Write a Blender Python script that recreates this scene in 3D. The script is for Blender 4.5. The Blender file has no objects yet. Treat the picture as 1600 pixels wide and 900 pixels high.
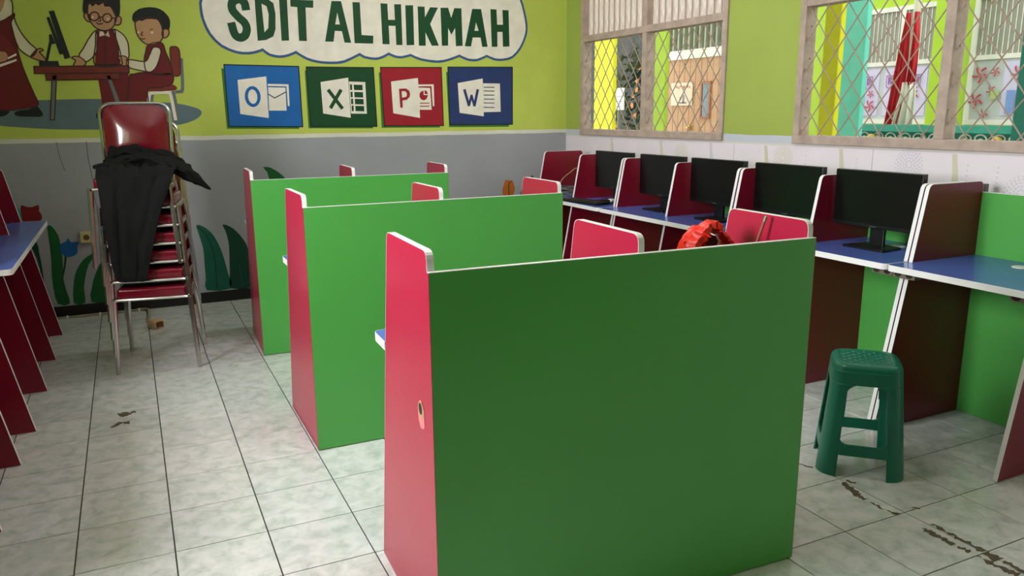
import bpy, bmesh, math, random
from mathutils import Vector, Matrix, noise
from mathutils.geometry import tessellate_polygon

# ------------------------------------------------------------------ camera
SC = bpy.context.scene
COL = SC.collection
CAM_F, CAM_YAW, CAM_PITCH, CAM_ROLL = 1230.6, 0.447463, 0.219493, -0.007733
CAM_POS = Vector((0.2905, -2.3399, 1.4282))
def cam_axes():
    cy, sy, cp, sp = math.cos(CAM_YAW), math.sin(CAM_YAW), math.cos(CAM_PITCH), math.sin(CAM_PITCH)
    fwd = Vector((sy*cp, cy*cp, -sp)); right = Vector((cy, -sy, 0)); up = right.cross(fwd)
    c, s = math.cos(CAM_ROLL), math.sin(CAM_ROLL)
    return c*right + s*up, -s*right + c*up, fwd
CR, CU, CF = cam_axes()
cd = bpy.data.cameras.new('camera'); cam = bpy.data.objects.new('camera', cd); COL.objects.link(cam)
cd.sensor_width = 36; cd.lens = CAM_F/1600*36; cd.clip_start = 0.05; cd.clip_end = 200
cam.matrix_world = Matrix(((CR.x, CU.x, -CF.x, CAM_POS.x), (CR.y, CU.y, -CF.y, CAM_POS.y), (CR.z, CU.z, -CF.z, CAM_POS.z), (0, 0, 0, 1)))
SC.camera = cam

# ------------------------------------------------------------------ sky, daylight, exposure
wd = bpy.data.worlds.new('overcast_sky'); SC.world = wd; wd.use_nodes = True
wd.node_tree.nodes['Background'].inputs[0].default_value = (0.93, 0.97, 1.0, 1)
wd.node_tree.nodes['Background'].inputs[1].default_value = 2.7
def area(name, loc, aim, sx, sy, power, col=(1, 1, 1), portal=False, spread=180):
    l = bpy.data.lights.new(name, 'AREA'); l.shape = 'RECTANGLE'; l.size = sx; l.size_y = sy; l.energy = power; l.color = col
    l.cycles.is_portal = portal; l.spread = math.radians(spread)
    o = bpy.data.objects.new(name, l); COL.objects.link(o); o.location = loc
    o.rotation_euler = Vector(aim).to_track_quat('-Z', 'Y').to_euler()
    return o
# daylight coming in at the high window of the left wall (the shadows of the chair legs point away from it)
area('left_window_daylight', (-1.45, 0.1, 2.1), (1, 0.05, -0.16), 1.25, 2.0, 262, (0.97, 0.985, 1.0))
for nm, y in (('window_portal_far', 2.848), ('window_portal_middle', 0.34)):
    area(nm, (4.02, y, 1.86), (-1, 0, 0), 1.85, 1.25, 1, portal=True)
vs = SC.view_settings
vs.view_transform = 'Standard'; vs.look = 'None'; vs.exposure = 0.0; vs.gamma = 1; vs.use_curve_mapping = False

# ------------------------------------------------------------------ helpers
rnd = random.Random(7)
def lin(c):
    return tuple(((v/255)/12.92 if v/255 <= 0.04045 else ((v/255+0.055)/1.055)**2.4) for v in c)
MATS = {}
def mat(name, rgb, rough=0.5, metal=0.0, spec=0.5, var=0.06, scale=8.0, bump=0.0, bscale=120.0, coat=0.0, trans=0.0):
    """principled material whose colour drifts a little with a noise texture"""
    if name in MATS: return MATS[name]
    m = bpy.data.materials.new(name); m.use_nodes = True; nt = m.node_tree; b = nt.nodes['Principled BSDF']
    c = lin(rgb)
    tc = nt.nodes.new('ShaderNodeTexCoord'); nz = nt.nodes.new('ShaderNodeTexNoise'); nz.inputs['Scale'].default_value = scale; nz.inputs['Detail'].default_value = 4
    nt.links.new(tc.outputs['Object'], nz.inputs['Vector'])
    rp = nt.nodes.new('ShaderNodeValToRGB')
    rp.color_ramp.elements[0].position = 0.3; rp.color_ramp.elements[1].position = 0.7
    rp.color_ramp.elements[0].color = tuple(v*(1-var) for v in c)+(1,); rp.color_ramp.elements[1].color = tuple(min(1, v*(1+var)) for v in c)+(1,)
    nt.links.new(nz.outputs['Fac'], rp.inputs['Fac']); nt.links.new(rp.outputs['Color'], b.inputs['Base Color'])
    b.inputs['Roughness'].default_value = rough; b.inputs['Metallic'].default_value = metal
    b.inputs['Specular IOR Level'].default_value = spec; b.inputs['Coat Weight'].default_value = coat; b.inputs['Coat Roughness'].default_value = 0.06
    b.inputs['Transmission Weight'].default_value = trans
    if bump:
        n2 = nt.nodes.new('ShaderNodeTexNoise'); n2.inputs['Scale'].default_value = bscale; n2.inputs['Detail'].default_value = 3
        nt.links.new(tc.outputs['Object'], n2.inputs['Vector'])
        bp = nt.nodes.new('ShaderNodeBump'); bp.inputs['Strength'].default_value = bump; bp.inputs['Distance'].default_value = 0.01
        nt.links.new(n2.outputs['Fac'], bp.inputs['Height']); nt.links.new(bp.outputs['Normal'], b.inputs['Normal'])
    MATS[name] = m
    return m
def mesh_obj(name, me, parent=None, loc=None, rot=None):
    o = bpy.data.objects.new(name, me); COL.objects.link(o)
    if parent is not None: o.parent = parent
    if loc is not None: o.location = loc
    if rot is not None: o.rotation_euler = rot
    return o
def bm_obj(name, bm, m, parent=None, smooth=False, loc=None, rot=None):
    bmesh.ops.recalc_face_normals(bm, faces=bm.faces)
    me = bpy.data.meshes.new(name); bm.to_mesh(me); bm.free()
    for x in (m if isinstance(m, (list, tuple)) else [m]): me.materials.append(x)
    if smooth:
        me.polygons.foreach_set('use_smooth', [True]*len(me.polygons))
        me.set_sharp_from_angle(angle=math.radians(38))
    return mesh_obj(name, me, parent, loc, rot)
def tag(o, label=None, cat=None, group=None, kind=None):
    for k, v in (('label', label), ('category', cat), ('group', group), ('kind', kind)):
        if v: o[k] = v
    return o
def thing(name, label, cat, loc=(0, 0, 0), rz=0, group=None):
    o = bpy.data.objects.new(name, None); COL.objects.link(o); o.location = loc; o.rotation_euler = (0, 0, rz); o.empty_display_size = 0.1
    return tag(o, label, cat, group)
def box(bm, x0, x1, y0, y1, z0, z1, mi=0):
    vs_ = [bm.verts.new(p) for p in ((x0, y0, z0), (x1, y0, z0), (x1, y1, z0), (x0, y1, z0), (x0, y0, z1), (x1, y0, z1), (x1, y1, z1), (x0, y1, z1))]
    for f in ((3, 2, 1, 0), (4, 5, 6, 7), (0, 1, 5, 4), (1, 2, 6, 5), (2, 3, 7, 6), (3, 0, 4, 7)):
        bm.faces.new([vs_[i] for i in f]).material_index = mi
    return vs_
def boxes(name, L, m, parent=None, bev=0.0, **k):
    bm = bmesh.new()
    for b in L: box(bm, *b)
    if bev: bmesh.ops.bevel(bm, geom=list(bm.edges), offset=bev, segments=2, profile=0.5, affect='EDGES')
    return bm_obj(name, bm, m, parent, **k)
def rbox(name, sx, sy, sz, r, m, parent=None, loc=(0, 0, 0), rot=(0, 0, 0), seg=4):
    bm = bmesh.new(); box(bm, -sx/2, sx/2, -sy/2, sy/2, -sz/2, sz/2)
    bmesh.ops.bevel(bm, geom=list(bm.edges), offset=r, segments=seg, profile=0.5, affect='EDGES')
    return bm_obj(name, bm, m, parent, smooth=True, loc=loc, rot=rot)
def tube(bm, pts, r, n=8, cap=True, closed=False):
    pts = [Vector(p) for p in pts]; rings = []; N = len(pts)
    ref = None
    for i, p in enumerate(pts):
        a = pts[(i-1) % N] if (closed or i > 0) else p; b = pts[(i+1) % N] if (closed or i < N-1) else p
        t = (b-a).normalized()
        if ref is None: ref = Vector((0, 0, 1)) if abs(t.z) < 0.9 else Vector((1, 0, 0))
        u = (ref - t*ref.dot(t)).normalized(); v = t.cross(u); ref = u
        rr = r[i] if isinstance(r, (list, tuple)) else r
        rings.append([bm.verts.new(p + (u*math.cos(q)+v*math.sin(q))*rr) for q in [2*math.pi*k/n for k in range(n)]])
    for i in range(N if closed else N-1):
        A, B = rings[i], rings[(i+1) % N]
        for k in range(n): bm.faces.new((A[k], A[(k+1) % n], B[(k+1) % n], B[k]))
    if cap and not closed:
        bm.faces.new(rings[0][::-1]); bm.faces.new(rings[-1])
def tube_obj(name, pts, r, m, parent=None, n=8, closed=False):
    bm = bmesh.new(); tube(bm, pts, r, n, True, closed); return bm_obj(name, bm, m, parent, smooth=True)
def smooth_path(pts, n=5, closed=False):
    P = [Vector(p) for p in pts]; N = len(P); out = []
    for i in range(N if closed else N-1):
        g = (lambda k: P[k % N]) if closed else (lambda k: P[min(max(k, 0), N-1)])
        a, b, c, d = g(i-1), g(i), g(i+1), g(i+2)
        for k in range(n):
            t = k/n; out.append(0.5*((2*b)+(c-a)*t+(2*a-5*b+4*c-d)*t*t+(3*b-a-3*c+d)*t**3))
    if not closed: out.append(P[-1])
    return out
def prism(bm, rings, place, d0, d1, mi=0, side=True, smi=None):
    """2-D outline with holes, extruded from d0 to d1; place(u, v, d) gives the point"""
    flat = [p for r in rings for p in r]
    tris = tessellate_polygon([[Vector((p[0], p[1], 0)) for p in r] for r in rings])
    A = [bm.verts.new(place(p[0], p[1], d0)) for p in flat]; B = [bm.verts.new(place(p[0], p[1], d1)) for p in flat]
    for t in tris:
        for S in (A, B):
            try: bm.faces.new([S[i] for i in t]).material_index = mi
            except ValueError: pass
    if side:
        k = 0
        for r in rings:
            n = len(r)
            for i in range(n):
                j = (i+1) % n
                bm.faces.new((A[k+i], A[k+j], B[k+j], B[k+i])).material_index = mi if smi is None else smi
            k += n
def round_poly(pts, radii, n=5):
    """polygon with each corner rounded by its radius"""
    out = []; N = len(pts)
    for i, p in enumerate(pts):
        r = radii[i] if isinstance(radii, (list, tuple)) else radii
        p = Vector(p); a = Vector(pts[i-1]); b = Vector(pts[(i+1) % N])
        if r <= 0: out.append(tuple(p)); continue
        u = (a-p).normalized(); v = (b-p).normalized(); ang = u.angle(v); d = r/math.tan(ang/2)
        s, e = p+u*d, p+v*d
        for k in range(n+1):
            t = k/n; out.append(tuple((1-t)**2*s + 2*t*(1-t)*p + t*t*e))
    return out
def copy_tree(o, parent=None):
    c = o.copy(); COL.objects.link(c)
    if parent is not None: c.parent = parent
    for ch in list(o.children): copy_tree(ch, c)
    return c

# ------------------------------------------------------------------ materials
def floor_tile_material():
    m = bpy.data.materials.new('glazed_floor_tile'); m.use_nodes = True; nt = m.node_tree; b = nt.nodes['Principled BSDF']
    tc = nt.nodes.new('ShaderNodeTexCoord'); oi = nt.nodes.new('ShaderNodeObjectInfo'); mp = nt.nodes.new('ShaderNodeVectorMath'); mp.operation = 'ADD'
    sc = nt.nodes.new('ShaderNodeVectorMath'); sc.operation = 'SCALE'; sc.inputs['Scale'].default_value = 3.0
    nt.links.new(oi.outputs['Location'], sc.inputs[0]); nt.links.new(tc.outputs['Object'], mp.inputs[0]); nt.links.new(sc.outputs[0], mp.inputs[1])
    n1 = nt.nodes.new('ShaderNodeTexNoise'); n1.inputs['Scale'].default_value = 15; n1.inputs['Detail'].default_value = 7; n1.inputs['Roughness'].default_value = 0.6; n1.inputs['Distortion'].default_value = 0.5
    nt.links.new(mp.outputs[0], n1.inputs['Vector'])
    rp = nt.nodes.new('ShaderNodeValToRGB'); e = rp.color_ramp.elements
    e[0].position = 0.34; e[0].color = lin((186, 192, 187))+(1,); e[1].position = 0.62; e[1].color = lin((220, 219, 218))+(1,)
    k = rp.color_ramp.elements.new(0.47); k.color = lin((205, 208, 204))+(1,)
    nt.links.new(n1.outputs['Fac'], rp.inputs['Fac'])
    hs = nt.nodes.new('ShaderNodeHueSaturation'); mr = nt.nodes.new('ShaderNodeMapRange'); mr.inputs['To Min'].default_value = 0.94; mr.inputs['To Max'].default_value = 1.05
    nt.links.new(oi.outputs['Random'], mr.inputs['Value']); nt.links.new(mr.outputs[0], hs.inputs['Value']); nt.links.new(rp.outputs['Color'], hs.inputs['Color'])
    nt.links.new(hs.outputs['Color'], b.inputs['Base Color'])
    n2 = nt.nodes.new('ShaderNodeTexNoise'); n2.inputs['Scale'].default_value = 5; nt.links.new(mp.outputs[0], n2.inputs['Vector'])
    r2 = nt.nodes.new('ShaderNodeMapRange'); r2.inputs['To Min'].default_value = 0.10; r2.inputs['To Max'].default_value = 0.24
    nt.links.new(n2.outputs['Fac'], r2.inputs['Value']); nt.links.new(r2.outputs[0], b.inputs['Roughness'])
    b.inputs['Specular IOR Level'].default_value = 0.5
    return m
def banded_wall(name, axis_z_cols, rough=0.7, streak=0.05):
    """painted plaster: colour by height above the floor (paint bands), with blotches"""
    m = bpy.data.materials.new(name); m.use_nodes = True; nt = m.node_tree; b = nt.nodes['Principled BSDF']
    ge = nt.nodes.new('ShaderNodeNewGeometry'); sx = nt.nodes.new('ShaderNodeSeparateXYZ'); nt.links.new(ge.outputs['Position'], sx.inputs[0])
    nz = nt.nodes.new('ShaderNodeTexNoise'); nz.inputs['Scale'].default_value = 2.2; nz.inputs['Detail'].default_value = 6; nz.inputs['Roughness'].default_value = 0.6
    nt.links.new(ge.outputs['Position'], nz.inputs['Vector'])
    wob = nt.nodes.new('ShaderNodeTexNoise'); wob.inputs['Scale'].default_value = 6; nt.links.new(ge.outputs['Position'], wob.inputs['Vector'])
    ma = nt.nodes.new('ShaderNodeMath'); ma.operation = 'MULTIPLY_ADD'; ma.inputs[1].default_value = 0.012; nt.links.new(wob.outputs['Fac'], ma.inputs[0]); nt.links.new(sx.outputs['Z'], ma.inputs[2])
    dv = nt.nodes.new('ShaderNodeMath'); dv.operation = 'DIVIDE'; dv.inputs[1].default_value = 4.0; nt.links.new(ma.outputs[0], dv.inputs[0])
    rp = nt.nodes.new('ShaderNodeValToRGB'); rp.color_ramp.interpolation = 'CONSTANT'
    els = rp.color_ramp.elements
    els[0].position = 0; els[0].color = lin(axis_z_cols[0][1])+(1,)
    els[1].position = (axis_z_cols[1][0]+0.006)/4; els[1].color = lin(axis_z_cols[1][1])+(1,)
    for z, c in axis_z_cols[2:]:
        e = els.new((z+0.006)/4); e.color = lin(c)+(1,)
    nt.links.new(dv.outputs[0], rp.inputs['Fac'])
    hs = nt.nodes.new('ShaderNodeHueSaturation'); mr = nt.nodes.new('ShaderNodeMapRange'); mr.inputs['From Min'].default_value = 0.3; mr.inputs['From Max'].default_value = 0.7
    mr.inputs['To Min'].default_value = 1-streak; mr.inputs['To Max'].default_value = 1+streak
    nt.links.new(nz.outputs['Fac'], mr.inputs['Value']); nt.links.new(mr.outputs[0], hs.inputs['Value']); nt.links.new(rp.outputs['Color'], hs.inputs['Color'])
    nt.links.new(hs.outputs['Color'], b.inputs['Base Color']); b.inputs['Roughness'].default_value = rough; b.inputs['Specular IOR Level'].default_value = 0.35
    n3 = nt.nodes.new('ShaderNodeTexNoise'); n3.inputs['Scale'].default_value = 14; n3.inputs['Detail'].default_value = 6; nt.links.new(ge.outputs['Position'], n3.inputs['Vector'])
    bp = nt.nodes.new('ShaderNodeBump'); bp.inputs['Strength'].default_value = 0.12; bp.inputs['Distance'].default_value = 0.02
    nt.links.new(n3.outputs['Fac'], bp.inputs['Height']); nt.links.new(bp.outputs['Normal'], b.inputs['Normal'])
    return m
def pane_material():
    m = bpy.data.materials.new('window_glass'); m.use_nodes = True; nt = m.node_tree; nt.nodes.clear()
    out = nt.nodes.new('ShaderNodeOutputMaterial'); mx = nt.nodes.new('ShaderNodeMixShader'); tr = nt.nodes.new('ShaderNodeBsdfTransparent'); gl = nt.nodes.new('ShaderNodeBsdfGlossy')
    lw = nt.nodes.new('ShaderNodeLayerWeight'); lw.inputs['Blend'].default_value = 0.5
    pw = nt.nodes.new('ShaderNodeMath'); pw.operation = 'POWER'; pw.inputs[1].default_value = 5; nt.links.new(lw.outputs['Facing'], pw.inputs[0])
    fr = nt.nodes.new('ShaderNodeMapRange'); fr.inputs['To Min'].default_value = 0.03; fr.inputs['To Max'].default_value = 0.8; nt.links.new(pw.outputs[0], fr.inputs['Value'])
    nz = nt.nodes.new('ShaderNodeTexNoise'); nz.inputs['Scale'].default_value = 3
    rp = nt.nodes.new('ShaderNodeMapRange'); rp.inputs['To Min'].default_value = 0.92; rp.inputs['To Max'].default_value = 0.99
    nt.links.new(nz.outputs['Fac'], rp.inputs['Value']); nt.links.new(rp.outputs[0], tr.inputs['Color'])
    gl.inputs['Roughness'].default_value = 0.02
    nt.links.new(fr.outputs[0], mx.inputs[0]); nt.links.new(tr.outputs[0], mx.inputs[1]); nt.links.new(gl.outputs[0], mx.inputs[2]); nt.links.new(mx.outputs[0], out.inputs[0])
    return m
def sheet_material():
    m = bpy.data.materials.new('corrugated_translucent_sheet'); m.use_nodes = True; nt = m.node_tree; nt.nodes.clear()
    out = nt.nodes.new('ShaderNodeOutputMaterial'); mx = nt.nodes.new('ShaderNodeMixShader'); mx.inputs[0].default_value = 0.72
    df = nt.nodes.new('ShaderNodeBsdfDiffuse'); tl = nt.nodes.new('ShaderNodeBsdfTranslucent')
    nz = nt.nodes.new('ShaderNodeTexNoise'); nz.inputs['Scale'].default_value = 7; nz.inputs['Detail'].default_value = 5
    rp = nt.nodes.new('ShaderNodeValToRGB'); rp.color_ramp.elements[0].position = 0.35; rp.color_ramp.elements[0].color = lin((226, 212, 208))+(1,); rp.color_ramp.elements[1].position = 0.6; rp.color_ramp.elements[1].color = lin((250, 244, 242))+(1,)
    nt.links.new(nz.outputs['Fac'], rp.inputs['Fac'])
    for s in (df, tl): nt.links.new(rp.outputs[0], s.inputs['Color'])
    nt.links.new(df.outputs[0], mx.inputs[1]); nt.links.new(tl.outputs[0], mx.inputs[2]); nt.links.new(mx.outputs[0], out.inputs[0])
    return m
M_TILE = floor_tile_material(); M_PANE = pane_material(); M_SHEET = sheet_material()
M_GROUT = mat('dark_grout', (58, 54, 48), 0.9, var=0.15)
M_GREEN = mat('green_laminate', (84, 170, 78), 0.33, var=0.03, scale=3, bump=0.03, bscale=300)
M_RED = mat('crimson_laminate', (164, 28, 58), 0.30, var=0.04, scale=3, bump=0.03, bscale=300)
M_RED_DARK = mat('dark_crimson_laminate', (128, 14, 40), 0.30, var=0.04, scale=3, bump=0.03, bscale=300)  # darker copy of the crimson laminate, used on the wall-row dividers
M_BLUE = mat('blue_laminate', (80, 106, 188), 0.22, var=0.04, scale=3)
M_EDGE = mat('white_edge_band', (238, 236, 236), 0.35, var=0.02)
M_BLACK = mat('black_plastic', (14, 15, 16), 0.35, var=0.1)
M_SCREEN = mat('dark_screen', (6, 8, 8), 0.28, var=0.05)
M_CHROME = mat('brushed_chrome', (205, 203, 200), 0.24, metal=1.0, var=0.08, scale=30)
M_VINYL = mat('burgundy_vinyl', (108, 12, 32), 0.16, var=0.08, scale=20, coat=0.5)
M_CLOTH = mat('black_cloth', (11, 11, 12), 0.85, var=0.2, bump=0.2, bscale=400, spec=0.25)
M_STOOL = mat('green_plastic', (10, 112, 86), 0.33, var=0.05)
M_WOOD = mat('weathered_wood', (182, 162, 148), 0.75, var=0.16, scale=14, bump=0.15, bscale=60)
M_BAR = mat('lattice_metal', (164, 142, 126), 0.55, var=0.15, scale=30)
M_IVORY = mat('ivory_plastic', (206, 190, 140), 0.45, var=0.05)
M_HOLE = mat('dark_hole', (40, 30, 22), 0.8)
M_BOARD = mat('raw_board', (168, 136, 96), 0.8, var=0.15, scale=60)

# ------------------------------------------------------------------ room shell
XL, XR, YB, YF, ZC = -0.95, 3.92, 4.056, -4.2, 3.2
WT = 0.20; WR = 0.07
tile_spec = 0.30
fl = tag(boxes('floor', [(XL-WT, XR+WT, YF-WT, YB+WT, -0.12, -0.0035)], M_GROUT), kind='structure')
TX, TY = 0.2955, 0.2958      # tile faces: wider joints run away from the camera, tighter ones across
bm = bmesh.new(); box(bm, -TX/2, TX/2, -TY/2, TY/2, -0.0035, 0.0)
top = [e for e in bm.edges if all(v.co.z > -0.001 for v in e.verts)]
bmesh.ops.bevel(bm, geom=top, offset=0.0008, segments=1, affect='EDGES'); bmesh.ops.recalc_face_normals(bm, faces=bm.faces)
tile_me = bpy.data.meshes.new('tile'); bm.to_mesh(tile_me); bm.free(); tile_me.materials.append(M_TILE)
def project(p):
    d = Vector(p)-CAM_POS; z = d.dot(CF)
    if z < 0.2: return None
    return 800+CAM_F*d.dot(CR)/z, 450-CAM_F*d.dot(CU)/z, z
near, far = [], []
for i in range(-5, 14):
    for j in range(-15, 15):
        x0, x1, y0, y1 = max(i*0.3+0.00225, XL), min(i*0.3+0.29775, XR), max(j*0.3+0.0021, YF), min(j*0.3+0.2979, YB)
        if x1-x0 < 0.02 or y1-y0 < 0.02: continue
        pr = [project((x, y, 0)) for x in (x0, x1) for y in (y0, y1)]
        pr = [p for p in pr if p]
        seen = any(-10 < p[0] < 1610 and -10 < p[1] < 915 for p in pr)
        (near if seen else far).append((min([p[2] for p in pr], default=99), x0, x1, y0, y1))
near.sort(); far += near[300:]; near = near[:300]
for d, x0, x1, y0, y1 in near:
    o = mesh_obj('tile', tile_me, fl, ((x0+x1)/2, (y0+y1)/2, 0)); o.scale = ((x1-x0)/TX, (y1-y0)/TY, 1)
bm = bmesh.new()
for d, x0, x1, y0, y1 in far: box(bm, x0, x1, y0, y1, -0.0035, 0.0)
tag(bm_obj('tile_field', bm, M_TILE, fl), kind='stuff')

M_WB = banded_wall('mural_wall_paint', [(0, (164, 165, 171)), (1.232, (226, 224, 210)), (1.272, (198, 212, 96))], streak=0.06)
M_WR = banded_wall('side_wall_paint', [(0, (214, 208, 202)), (1.222, (198, 204, 212)), (1.262, (164, 180, 86))], streak=0.04)
M_WO = banded_wall('plain_wall_paint', [(0, (112, 116, 116)), (1.232, (196, 196, 178)), (1.272, (150, 182, 52))], streak=0.04)
tag(boxes('wall_back', [(XL-WT, XR+WT, YB, YB+WT, -0.1, ZC)], M_WB), kind='structure')
tag(boxes('wall_front', [(XL-WT, XR+WT, YF-WT, YF, -0.1, ZC)], M_WO), kind='structure')
DY0, DY1 = -0.80, 1.05
tag(boxes('wall_left', [(XL-WT, XL, YF, DY0, -0.1, ZC), (XL-WT, XL, DY1, YB, -0.1, ZC), (XL-WT, XL, DY0, DY1, -0.1, 1.25), (XL-WT, XL, DY0, DY1, 2.55, ZC)], M_WO), kind='structure')
tag(boxes('ceiling', [(XL-WT, XR+WT, YF-WT, YB+WT, ZC, ZC+0.1)], mat('ceiling_white', (226, 224, 216), 0.8)), kind='structure')
tag(boxes('baseboard_back', [(XL, XR, YB-0.006, YB, 0, 0.084)], mat('black_base_paint', (16, 15, 15), 0.45)), kind='structure')
# wood frame of the left wall window (beyond the photograph's left edge)
w4 = tag(boxes('window_3', [(XL-0.08, XL+0.015, DY0, DY1, 1.25, 1.30)], M_WOOD), kind='structure')
boxes('frame_head', [(XL-0.08, XL+0.015, DY0, DY1, 2.50, 2.55)], M_WOOD, w4)
for y in (DY0, (DY0+DY1)/2-0.025, DY1-0.05): boxes('frame_jamb', [(XL-0.08, XL+0.015, y, y+0.05, 1.30, 2.50)], M_WOOD, w4)
# right wall with two window openings
WIN = [(1.911, 3.786), (-0.60, 1.276)]
WZ0, WZR, WZ1 = 1.232, 2.035, 2.52
L = []; yy = YF
for a, b in sorted(WIN):
    L.append((XR, XR+WR, yy, a, -0.1, ZC)); L.append((XR, XR+WR, a, b, -0.1, WZ0)); L.append((XR, XR+WR, a, b, WZ1, ZC)); yy = b
L.append((XR, XR+WR, yy, YB, -0.1, ZC))
wr = tag(boxes('wall_right', L, M_WR), kind='structure')
# printed wall boards under the windows, joints where the photo shows them
M_WALLPAPER = mat('printed_wall_board', (234, 224, 232), 0.5, var=0.03, scale=5)
edges = [YF, -3.6, -2.5, -1.4, -0.32, 0.696, 1.796, 2.9, YB-0.003]
for a, b in zip(edges, edges[1:]):
    boxes('wall_panel', [(XR-0.004, XR, a+0.0015, b-0.0015, 0.0, 1.216)], M_WALLPAPER, wr)
M_PRINT1 = mat('print_olive', (210, 206, 182), 0.5); M_PRINT2 = mat('print_lilac', (212, 207, 218), 0.5)
def wall_print(name, rings, m):
    bm = bmesh.new()
    for r in rings: prism(bm, [r], lambda u, v, d: Vector((XR-0.004-d, u, v)), 0.0, 0.0004)
    return bm_obj(name, bm, m, wr)
def dots(cy, cz, radii):
    out = []
    for q, (r, s, n) in enumerate(radii):
        for k in range(n):
            a = 2*math.pi*(k+0.5*(q % 2))/n; y, z = cy+r*math.cos(a), cz+r*math.sin(a)
            out.append([(y+s*math.cos(b), z+s*math.sin(b)) for b in [2*math.pi*i/6 for i in range(6)]])
    return out
for cy, cz, m in ((1.35, 1.14, M_PRINT1), (0.47, 1.15, M_PRINT2), (2.35, 1.12, M_PRINT1), (-0.12, 1.05, M_PRINT2)):
    wall_print('printed_medallion', dots(cy, cz, ((0.018, 0.006, 8), (0.034, 0.006, 14), (0.05, 0.006, 18), (0.064, 0.006, 22), (0.078, 0.005, 24))), m)
for y, m in ((1.52, M_PRINT1), (0.93, M_PRINT1), (0.24, M_PRINT1), (2.62, M_PRINT1), (3.3, M_PRINT1), (2.05, M_PRINT2), (-0.4, M_PRINT2)):
    r = [(y+0.04*math.sin(5*z)-0.02, z) for z in [0.7+0.0395*k for k in range(14)]]
    r += [(y+0.04*math.sin(5*z)+0.02+0.015*math.sin(9*z), z) for z in [0.7+0.0395*k for k in range(13, -1, -1)]]
    wall_print('printed_ribbon', [r], m)
for y in (1.12, 0.75, -0.05, 0.1, 1.65):
    wall_print('printed_dots', [[(y+0.05*math.sin(7*z)+0.005*math.cos(b), z+0.005*math.sin(b)) for b in [math.pi*i/3 for i in range(6)]] for z in [0.85+0.024*k for k in range(14)]], M_PRINT2)

# ------------------------------------------------------------------ windows: wood frame, diamond lattice, glass, corrugated sheet above the rail
M_SLAT_SHADE = mat('slat_shade_pink', (196, 170, 166), 0.7)  # pinkish strips paint the darker shading lines between the backlit slats
M_SCREW = mat('screw', (50, 40, 34), 0.5)
def window(name, ya, yb, mull):
    f = tag(boxes(name, [(XR-0.02, XR+0.072, ya, yb, WZ0, WZ0+0.05)], M_WOOD, bev=0.003), kind='structure')
    x0, x1 = XR-0.015, XR+0.072
    boxes('frame_jamb', [(x0, x1, ya, ya+0.045, WZ0+0.05, WZ1)], M_WOOD, f, bev=0.003)
    boxes('frame_jamb', [(x0, x1, yb-0.045, yb, WZ0+0.05, WZ1)], M_WOOD, f, bev=0.003)
    boxes('frame_head', [(x0, x1, ya+0.045, yb-0.045, WZ1-0.045, WZ1)], M_WOOD, f, bev=0.003)
    boxes('frame_rail', [(x0, x1, ya+0.045, yb-0.045, WZR-0.025, WZR+0.025)], M_WOOD, f, bev=0.003)
    for z0, z1 in ((WZ0+0.05, WZR-0.025), (WZR+0.025, WZ1-0.045)):
        boxes('frame_mullion', [(x0, x1, mull-0.028, mull+0.028, z0, z1)], M_WOOD, f, bev=0.003)
    for s, e in ((ya+0.045, mull-0.028), (mull+0.028, yb-0.045)):
        z0, z1 = WZ0+0.05, WZR-0.025
        boxes('pane', [(XR+0.050, XR+0.054, s, e, z0, z1)], M_PANE, f)
        # lattice: straight diagonal strips, 13.5 cm wide and 17.5 cm high diamonds
        w, h = 0.135, 0.175; sl = h/w; W, H = e-s, z1-z0
        for sg in (1, -1):
            c = -math.ceil(H/h)*h - 0.06
            while c < sl*W+H:
                # line v = sg*sl*u + c' inside [0,W]x[0,H]
                pts = []
                cc = c if sg == -1 else c - H + 0.02
                off = cc if sg == -1 else cc
                f_ = (lambda u: sg*sl*u + off)
                for u in (0, W):
                    v = f_(u)
                    if 0 <= v <= H: pts.append((u, v))
                for v in (0, H):
                    u = (v-off)/(sg*sl)
                    if 0 < u < W: pts.append((u, v))
                c += h
                if len(pts) < 2: continue
                pts.sort(); p, q = pts[0], pts[-1]
                if (Vector(p)-Vector(q)).length < 0.03: continue
                xb = XR+0.006 if sg == 1 else XR+0.010
                A = Vector((xb, s+p[0], z0+p[1])); B = Vector((xb, s+q[0], z0+q[1]))
                bm = bmesh.new(); tube(bm, [A, B], 0.0038, 6)
                bm_obj('lattice_bar', bm, M_BAR, f, smooth=True)
        # corrugated sheet
        z0, z1 = WZR+0.025, WZ1-0.045
        n = round((e-s)/0.078); p = (e-s)/n
        for k in range(n):
            xf = XR+0.040+(0.010 if k % 2 else 0.0); a_ = max(s, s+k*p-0.007); b_ = min(e, s+(k+1)*p+0.007)
            boxes('slat', [(xf, xf+0.005, a_, b_, z0, z1)], M_SHEET, f)
            if k: boxes('slat_shade_line', [(XR+0.034, XR+0.0395, s+k*p-0.005, s+k*p+0.005, z0, z1)], M_SLAT_SHADE, f)
        bm = bmesh.new()
        for z in (1.38, 1.55, 1.72, 1.9):
            for y in (s+0.001, e-0.001): box(bm, XR+0.03, XR+0.036, y-0.002, y+0.002, z, z+0.006)
        bm_obj('screw', bm, M_SCREW, f)
    return f
window('window_1', WIN[0][0], WIN[0][1], 2.842)
window('window_2', WIN[1][0], WIN[1][1], 0.315)

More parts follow.
